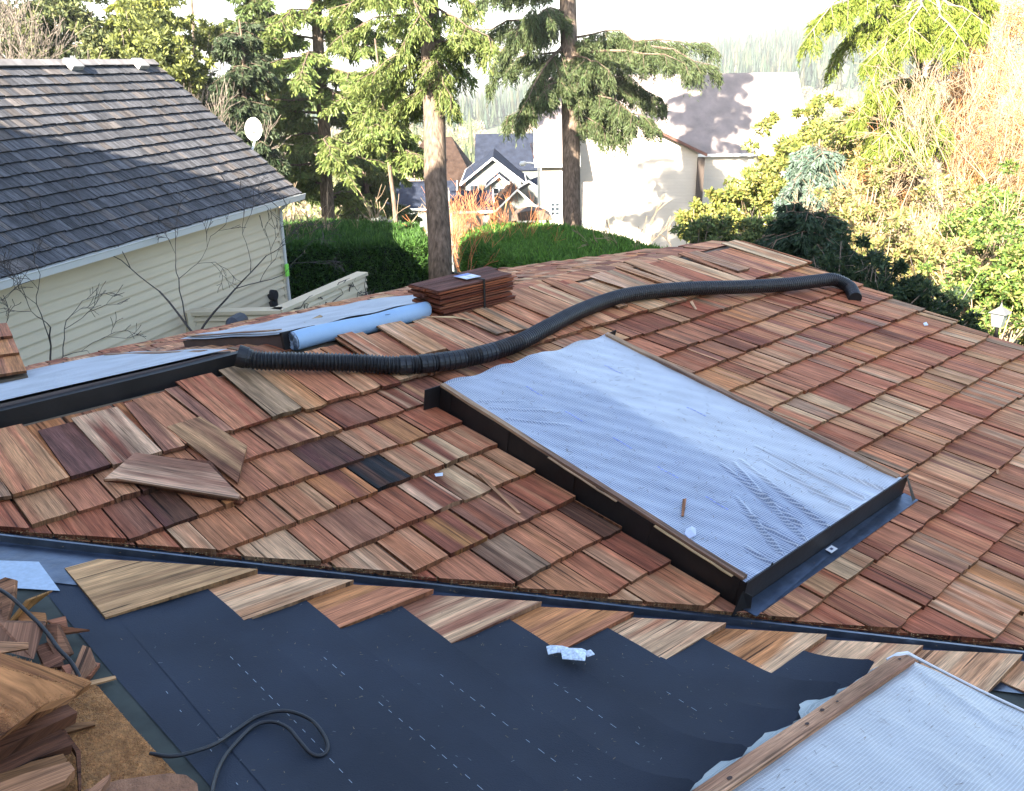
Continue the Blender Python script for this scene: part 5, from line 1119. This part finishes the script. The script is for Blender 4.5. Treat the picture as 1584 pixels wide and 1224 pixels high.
# ================================================================== right side foliage
YG = [(.16, .19, .04), (.22, .22, .05), (.12, .16, .045), (.28, .25, .08)]; OG = [(.36, .24, .09), (.30, .22, .09), (.24, .22, .06), (.42, .28, .14)]
DG = [(.025, .05, .025), (.035, .06, .03), (.05, .075, .03)]; BGc = [(.10, .15, .10), (.13, .17, .11), (.08, .12, .08)]
bush('leafy_bush', 'airy yellow-green bush in front of the pale house roof', 'bush', [(1230, 240, 27, 1.3), (1290, 215, 28, 1.3), (1180, 300, 27, 1.2), (1120, 330, 26, .8), (1260, 320, 27, 1.4), (1080, 345, 25, .5), (1330, 290, 27, 1.3)], 34000, YG, .12, .06, 71, twm=barkp, ntw=22)
fir_auto('blue_spruce', 'small blue-green spruce in front of the leafy bush', 1268, 22, 215, 225, 1.25, 40, 72, (.12, .17, .13), z0y=350, ln=.13, wd=.04, per_m=240, spread=.3, r0=.07)
fir_auto('dark_spruce', 'low dark spruce just behind the far corner of the roof', 1238, 13.5, 335, 340, 1.0, 60, 73, (.03, .055, .03), z0y=425, ln=.09, wd=.028, per_m=560, spread=.28, r0=.06, droop=.08)
bush('trimmed_shrub', 'twiggy trimmed shrub row above the roof, left of the dark spruce', 'bush', [(1085, 375, 18, .5), (1120, 372, 18, .5), (1155, 370, 18, .5), (1190, 372, 17.5, .5)], 12000, [(.10, .15, .05), (.15, .18, .06), (.07, .10, .04)], .075, .035, 74, ntw=40)
RB = [(.20, .20, .06), (.14, .17, .05), (.26, .20, .09), (.32, .24, .12)]
bush('garden_bush', 'tangled olive bush behind the end of the pipe', 'bush', [(1335, 400, 16, .9), (1390, 420, 16, .9), (1440, 450, 16, .9), (1320, 350, 19, 1.0), (1380, 350, 19, 1.2)], 24000, RB, .085, .035, 75, twm=barkp, ntw=26)
bush('garden_bush', 'dark low bush along the right rake of the roof', 'bush', [(1300, 415, 12, .45), (1345, 440, 12, .5), (1395, 462, 12, .5), (1445, 488, 12, .5), (1480, 520, 12, .35)], 22000, DG, .06, .026, 76, ntw=26)
bush('garden_bush', 'green bush around the garden lantern at the right edge', 'bush', [(1540, 440, 14.5, .9), (1590, 480, 14, .9), (1560, 360, 17, 1.1), (1500, 400, 17, .9), (1600, 400, 16, 1.1)], 26000, [(.10, .17, .035), (.15, .22, .04), (.07, .12, .03), (.24, .23, .08)], .085, .035, 77, twm=barkp, ntw=20)
bush('garden_bush', 'golden dry bush in front of the white shed', 'bush', [(1400, 300, 22, 1.1), (1460, 380, 19, .8), (1350, 260, 24, 1.2), (1440, 250, 24, 1.3), (1500, 300, 22, 1.1)], 17000, OG, .09, .03, 78, twm=barkp, ntw=30)
for i, (px, d, h, sd_) in enumerate(((1540, 21, 2.6, 81), (1600, 19, 2.4, 82), (1470, 24, 2.7, 83), (1400, 20, 1.6, 84), (1480, 16, 1.3, 85), (1330, 18, 1.4, 86))):
    bare_tree('bare_tree', ['pale many-branched bare tree at the right edge', 'second pale bare tree, cut by the right edge of the photo', 'orange-tinted bare tree behind the hanging boughs', 'bare sapling in front of the white shed', 'bare twiggy sapling beside the lantern', 'bare sapling above the pipe end'][i], gpt(px, d), h, sd_, .3, .035 if d > 18 else .02, barkp if i != 2 else barko, group='bare trees on the right', split=3, depth=5, starts=3, ang=.55, minr=.0045)
bush('larch_crown', 'orange-gold dry crown at the top right corner', 'tree', [(1540, 60, 23, 1.6), (1590, 180, 22, 1.5), (1500, 150, 24, 1.1), (1560, 280, 22, 1.1)], 24000, [(.46, .27, .12), (.40, .24, .11), (.50, .34, .18), (.36, .28, .1)], .11, .022, 79, twm=barko, ntw=30)
# hanging bright boughs top right (a fir whose trunk is to the right of the bush)
ax3 = ((1440, 420), (1432, -300)); L3 = [(-60, 1255, 50, -1, .5), (-40, 1300, 80, .5, .4), (-20, 1345, 110, -1, .3), (-10, 1400, 60, -2, .2), (0, 1510, 40, -1, .3), (-30, 1480, 90, -1.5, .2), (-80, 1370, 20, .5, .3), (-70, 1290, 10, 1, .4), (-50, 1530, 10, .6, .3), (110, 1340, 170, -1, .3), (130, 1360, 215, -1, .2), (150, 1400, 215, -1.6, .1), (140, 1380, 180, .6, .2), (120, 1350, 145, .2, .2), (160, 1465, 200, -1, .1), (-100, 1330, -20, -1, .3), (20, 1350, 30, -.5, .2)]
build_fir('fir_tree', 'fir with bright yellow-green hanging boughs at the top right', at(1440, 420, 21.), at(1432, -300, 21.), .28, .2, bl(L3, 21, ax3), 91, (.15, .19, .03), per_m=520, spread=.42, droop=.16, ln=.12, wd=.026, barkmat=barkg)
# garden lantern
lp = at(1543, 505, 12.5); ln_ = thing('garden_lantern', 'small lantern on a black post at the right edge, beyond the roof', 'lantern', tuple(lp))
fr_ = (lp, V(1, 0, 0), V(0, 1, 0), V(0, 0, 1)); mb = MB(); mb.tube([lp - V(0, 0, 2.4), lp + V(0, 0, .0)], .028, 8); mb.build('post', KERB, ln_)
mb = MB(); mb.hexa([lp + V(a, b, c) for a, b, c in ((-.06, -.06, 0), (.06, -.06, 0), (.06, .06, 0), (-.06, .06, 0), (-.09, -.09, .2), (.09, -.09, .2), (.09, .09, .2), (-.09, .09, .2))]); mb.build('glass_panel', mat('frosted_glass', (.16, .18, .18), .3), ln_)
mb = MB(); mb.add([lp + V(a, b, .2) for a, b in ((-.12, -.12), (.12, -.12), (.12, .12), (-.12, .12))] + [lp + V(0, 0, .30)], [(0, 1, 4), (1, 2, 4), (2, 3, 4), (3, 0, 4), (3, 2, 1, 0)]); mb.tube([lp + V(0, 0, .29), lp + V(0, 0, .35)], [.02, .004], 6); mb.build('lantern_roof', mat('lantern_top', (.10, .10, .10), .5), ln_)
# ================================================================== houses down the slope
def cf_frame(px, py, d, ang): return house_frame(at(px, py, d), ang)
lw = lap_mat('cream_siding', (.50, .45, .38)); lg = lap_mat('sage_siding', (.12, .135, .125)); ltn = lap_mat('tan_lap', (.16, .12, .085))
# large pale house
d = 46.; m2p = d / FP
wh = thing('pale_house', 'large cream house with gabled wing, pale with sun glare, right of the second fir', 'house', tuple(gpt(1000, d)))  # its roof colour is raised to carry the sun glare
f_ = cf_frame(838, 240, d, 0.0); h_ = 0.; wd_ = (1080 - 838) * m2p
block(wh, f_, wd_, 7, 0, (240 - 190) * m2p * 1.15, lw, shing_p, 'y', over=.35, z0=-9, fm=mat('brown_fascia', (.12, .05, .035), .7))
f2_ = cf_frame(842, 238, d + 3.5, 0.); block(wh, f2_, (1262 - 842) * m2p * 1.04, 8.5, 0, 3.9, lw, shing_p, 'x', over=.3, z0=-9)
f3_ = cf_frame(838, 240, d - 1.2, 0.); block(wh, f3_, (885 - 838) * m2p, 1.15, -.02, 1.1, lw, shing_p, 'x', over=.3, z0=-9)
window(wh, f3_, .42, -3.1, .55, .75, nx=2, ny=3)
fv_ = cf_frame(1000, 148, d + 7.2, 0)
for px in (1045, 1104, 1160, 1219):
    mb = MB(); q = at(px, 143, d + 7.1); mb.box((-.22, -.2, -.12), (.22, .2, .10), fr=(q, f2_[1], f2_[2], f2_[3])); mb.build('roof_vent', shing, wh)
mb = MB(); mb.box((wd_ - .02, -.25, -9), (wd_ + .32, .25, -.25), fr=f_); mb.build('porch_column', mat('shaded_column', (.05, .036, .028), .8), wh)  # dark colour stands in for the shaded pillar face and opening
# grey-blue gabled house
d = 66.; m2p = d / FP
gb = thing('gabled_house', 'sage-sided house with several grey gables behind the street lamp', 'house', tuple(gpt(780, d)))
f_ = cf_frame(720, 281, d, .0); wdg = (806 - 720) * m2p; block(gb, f_, wdg, 9, 0, (281 - 248) * m2p, lg, shing, 'y', over=.35, z0=-4)
window(gb, f_, .25, -.95, .75, .72, nx=1)
fm_ = cf_frame(738, 262, d + 5, 0.); block(gb, fm_, (850 - 738) * m2p, 7, 0, (262 - 214) * m2p, lg, shing, 'x', over=.2, z0=-6, fascia=False)
f4 = cf_frame(758, 285, d - 1.6, 0.); block(gb, f4, (786 - 758) * m2p, 3, 0, (285 - 274) * m2p, lg, shing, 'y', over=.3, z0=-3)
window(gb, f4, .15, -.75, 1.0, .5, nx=2)
f5 = cf_frame(797, 297, d - 2.6, -.35); block(gb, f5, 2.3, 4, 0, .75, lg, shing, 'y', over=.3, z0=-4)
f6 = cf_frame(772, 322, d - 5, .1); block(gb, f6, 2.5, 4, 0, 1.15, lg, shing_b, 'y', over=.3, z0=-3)
f7 = cf_frame(702, 325, d - 4, .05); block(gb, f7, 2.5, 3, -.02, 1.0, lg, shing, 'x', over=.3, z0=-4)
# brown-roofed house
d = 76.; m2p = d / FP
bh = thing('brown_roofed_house', 'house with a broad brown hip roof behind the nearest fir trunk', 'house', tuple(gpt(650, d)))
f_ = cf_frame(606, 292, d, .0); WW = (738 - 606) * m2p
P_ = lambda x, y, z: f_[0] + f_[1] * x + f_[2] * y + f_[3] * z
mb = MB(); mb.box((.3, .3, -5), (WW - .3, 9.7, .0), fr=f_); mb.build('wall', ltn, bh)
mb = MB(); a, b_, c_, d_q = P_(0, 0, 0), P_(WW, 0, 0), P_(WW, 10, 0), P_(0, 10, 0); r1_, r2_ = P_(WW * .36, 5, (292 - 224) * m2p * 1.02), P_(WW * .68, 5, (292 - 224) * m2p * 1.02)
mb.add([a, b_, c_, d_q, r1_, r2_], [(0, 1, 5, 4), (1, 2, 5), (2, 3, 4, 5), (3, 0, 4), (3, 2, 1, 0)]); rfb = mb.build('roof', shing_b, bh)
mb = MB(); q = P_(WW * .60, 2.2, 1.9); mb.tube([q, q + V(0, 0, .55)], .08, 8); mb.build('vent_pipe', trim, rfb)
f8 = cf_frame(620, 275, d - .6, 0.); block(bh, f8, 1.9, 3, 0, .75, ltn, shing_b, 'y', over=.25, z0=-2)
f9 = cf_frame(541, 318, d - 8, .15); 
lh = thing('low_gabled_house', 'low house with a grey roof and white rake boards, above the left hedge', 'house', tuple(gpt(560, d - 8)))
block(lh, f9, 3.2, 6, 0, 1.3, lg, shing, 'y', over=.3, z0=-5)
f10 = cf_frame(585, 322, d - 9, .0); block(lh, f10, 5.6, 5, 0, 1.5, lg, shing, 'x', over=.3, z0=-5)
window(lh, f10, 2.2, -1.2, .9, .8)
# white shed seen through the bushes on the right
d = 30.; m2p = d / FP
ws = thing('white_shed', 'low white building showing through the bushes at the right', 'building', tuple(gpt(1460, d)))
f_ = cf_frame(1412, 332, d, .1); block(ws, f_, (1500 - 1412) * m2p, 4, 0, .45, mat('white_board', (.72, .70, .66), .6, noise=(2, .05)), shing_p, 'x', over=.15, z0=-4)
for k in range(3): window(ws, f_, .12 + .6 * k, -.75, .42, .38, nx=1)
wd2 = thing('brown_bin', 'brown rounded hood or bin behind the middle of the right hedge', 'hood', tuple(at(822, 340, 27)))
mb = MB(); vs = []
q = at(822, 338, 27.)
for k in range(9):
    a = math.pi * k / 8; 
    for y in (-.4, .4): vs.append(q + V(*(RGT * .62 * -math.cos(a)), .30 * math.sin(a)) + V(*(FWD * y), 0))
mb.add(vs, [(2 * k, 2 * k + 2, 2 * k + 3, 2 * k + 1) for k in range(8)] + [tuple(range(0, 18, 2))[::-1], tuple(range(1, 18, 2))]); mb.build('lid', mat('brown_lid', (.10, .07, .05), .8, noise=(6, .3)), wd2)
mb = MB()
for s_ in (-.5, .5): mb.tube([q + V(*(RGT * s_), .02), q + V(*(RGT * s_), -3.2)], .05, 6)
mb.build('leg', barkg, wd2)
# street lamp
d = 55.; sp_ = at(834, 256, d); sl_t = thing('street_lamp', 'grey street lamp with a curved arm between the gabled house and the pale house', 'street lamp', tuple(gpt(834, d)))
gpm = mat('galvanised', (.55, .58, .60), .5, metal=.2); mb = MB(); mb.tube([V(sp_[0], sp_[1], gz(sp_[0], sp_[1])), sp_], [.13, .08], 8); mb.build('pole', gpm, sl_t)
mb = MB(); mb.tube([sp_, at(830, 253, d), at(820, 252, d), at(812, 252, d)], [.07, .06, .05, .05], 8); mb.build('arm', gpm, sl_t)
mb = MB(); mb.tube([at(814, 252, d), at(811, 253, d), at(806, 253.5, d), at(804, 253.5, d)], [.08, .16, .15, .06], 10); mb.build('lamp_head', gpm, sl_t)
# ================================================================== mid distance scrub and the wooded hill
rg = np.random.default_rng(77)
def valley_clumps(name, lab, n, trange, srange, colr, size, seed, tall=1.0, skip=None):
    rg = np.random.default_rng(seed); P, D, C_, Ls_ = [], [], [], []
    for i in range(n):
        t = rg.uniform(*trange); s_ = rg.uniform(*srange) * t
        if skip and skip(t, s_): continue
        p2 = np.array([CAM[0], CAM[1]]) + FWD * t + RGT * s_; z = gz(*p2); R_ = rg.uniform(.5, 1.3) * size; k = 260
        d = rg.normal(size=(k, 3)); d /= np.linalg.norm(d, axis=1)[:, None]; d[:, 2] = np.abs(d[:, 2]) * tall
        P.append(V(*p2, z) + d * R_ * rg.uniform(.5, 1.05, (k, 1))); D.append(d + rg.normal(0, .6, (k, 3)) + [0, 0, .5]); c = np.array(colr[rg.integers(0, len(colr))])
        C_.append(c * rg.uniform(.6, 1.35, (k, 1))); Ls_.append(np.full(k, R_ * .22))
    P = np.concatenate(P); L_ = np.concatenate(Ls_)
    return cards(name, P, np.concatenate(D), L_, L_ * .5, np.concatenate(C_), LEAF, None, lab, 'scrub', kind='stuff')
valley_clumps('valley_scrub', 'pale bushes and bare trees covering the valley floor', 900, (84, 440), (-.30, .62), [(.30, .24, .15), (.34, .28, .18), (.20, .20, .08), (.14, .17, .06), (.36, .28, .2)], 3.6, 5, 1.2)
valley_clumps('garden_undergrowth', 'undergrowth on the bank below the hedges and behind the firs', 300, (27, 62), (-.62, .62), [(.14, .11, .07), (.08, .11, .035), (.18, .15, .08), (.07, .09, .03)], 1.0, 6, 1.0, skip=lambda t, s: -.0 < s / t < .34 and t > 38)
def hill_trees(n, trange, srange, seed, name, lab, hmin, hmax, colr):
    rg = np.random.default_rng(seed); vs = []; cl = []; k = 7
    tt = rg.uniform(trange[0], trange[1], n); ss = rg.uniform(srange[0], srange[1], n) * tt
    for t, s_ in zip(tt, ss):
        p2 = np.array([CAM[0], CAM[1]]) + FWD * t + RGT * s_; z = gz(*p2) - .5; h = rg.uniform(hmin, hmax); r_ = h * rg.uniform(.13, .2)
        c = np.array(colr[rg.integers(0, len(colr))]) * rg.uniform(.7, 1.3)
        for lv in range(4):
            z0 = z + h * (.08 + .2 * lv); z1 = z + h * min(1., .08 + .2 * lv + .38); rr_2 = r_ * (1 - lv * .22); a0 = rg.uniform(0, 6.28)
            for j in range(k):
                a = a0 + j * 6.283 / k; b = a0 + (j + .75) * 6.283 / k; q = rr_2 * rg.uniform(.75, 1.2)
                vs += [(p2[0] + q * math.cos(a), p2[1] + q * math.sin(a), z0 - h * .03 * rg.random()), (p2[0] + q * math.cos(b), p2[1] + q * math.sin(b), z0), (p2[0], p2[1], z1)]; cl += [c * rg.uniform(.8, 1.2)] * 3
    vs = np.array(vs, 'f'); N = len(vs); me = bpy.data.meshes.new(name); me.vertices.add(N); me.vertices.foreach_set('co', vs.ravel()); me.loops.add(N); me.loops.foreach_set('vertex_index', np.arange(N, dtype='i')); me.polygons.add(N // 3); me.polygons.foreach_set('loop_start', np.arange(0, N, 3, dtype='i')); me.update(calc_edges=True)
    a = me.color_attributes.new('col', 'FLOAT_COLOR', 'CORNER'); cc = np.ones((N, 4), 'f'); cc[:, :3] = np.array(cl); a.data.foreach_set('color', cc.ravel())
    tag(link(name, me, LEAF), lab, 'forest', kind='stuff')
hill_trees(5200, (430, 900), (-.42, .72), 8, 'hill_forest', 'distant conifer forest covering the far hillside', 9, 19, [(.02, .045, .025), (.03, .055, .03), (.045, .07, .03), (.07, .075, .04)])
hill_trees(90, (150, 400), (-.22, .60), 9, 'valley_conifers', 'scattered conifers in the valley below the hill', 6, 13, [(.06, .09, .04), (.10, .13, .05)])
# ================================================================== small roof corner at the left edge
lr = thing('small_roof', 'corner of a second cedar roof poking in at the left edge', 'roof', tuple(at(0, 560, 6)))
A_, B_ = at(43, 581, 5.2), at(12, 503, 6.0); uL = at(-140, 610, 4.9) - A_; uL /= np.linalg.norm(uL)
vv = B_ - A_; Ln_ = np.linalg.norm(vv); vv /= Ln_; n_ = np.cross(vv, uL); n_ /= np.linalg.norm(n_); n_ = -n_ if n_[2] < 0 else n_
mb = MB(); Fl = (A_, uL, vv, n_)
for r_ in range(3):
    u = 0.
    while u < .9:
        wd = rnd.choice((.10, .14, .18)); c = rnd.choice([(PINK, RED), (TAN, PINK), (PINK, ORANGE), (MAROON, PINK)]); shake(mb, Fl, u + .002, u + wd - .004, r_ * Ln_ / 3 - .01, Ln_ / 3 + .05 if r_ == 2 else Ln_ * .55, c, hb=.02, t=.016, ht=0); u += wd
mb.build('shake_slope', WOOD, lr)
mb = MB(); mb.hexa([A_ - n_ * .25, A_ + uL * 1 - n_ * .25, B_ + uL * 1 - n_ * .25, B_ - n_ * .25, A_ - n_ * .004, A_ + uL * 1 - n_ * .004, B_ + uL * 1 - n_ * .004, B_ - n_ * .004]); mb.build('roof_deck', deck, lr)
# ================================================================== the air
mb = MB(); hx = MB()
hv = []
for z in (-60, 95):
    for (t, s_) in ((-70, 1500), (1500, 1500), (1500, -1300), (-70, -1300)):
        p2 = np.array([CAM[0], CAM[1]]) + FWD * t + RGT * s_; hv.append(V(*p2, z))
hx.hexa(hv); hm = bpy.data.materials.new('air'); hm.use_nodes = True; hn_ = hm.node_tree; hn_.nodes.remove(hn_.nodes['Principled BSDF'])
pv = hn_.nodes.new('ShaderNodeVolumePrincipled'); pv.inputs['Color'].default_value = (.92, .95, 1, 1); pv.inputs['Density'].default_value = .00032; pv.inputs['Anisotropy'].default_value = .0
hn_.links.new(pv.outputs[0], hn_.nodes['Material Output'].inputs['Volume'])
tag(hx.build('haze', hm), 'pale air fading the far hillside', 'haze', kind='stuff')
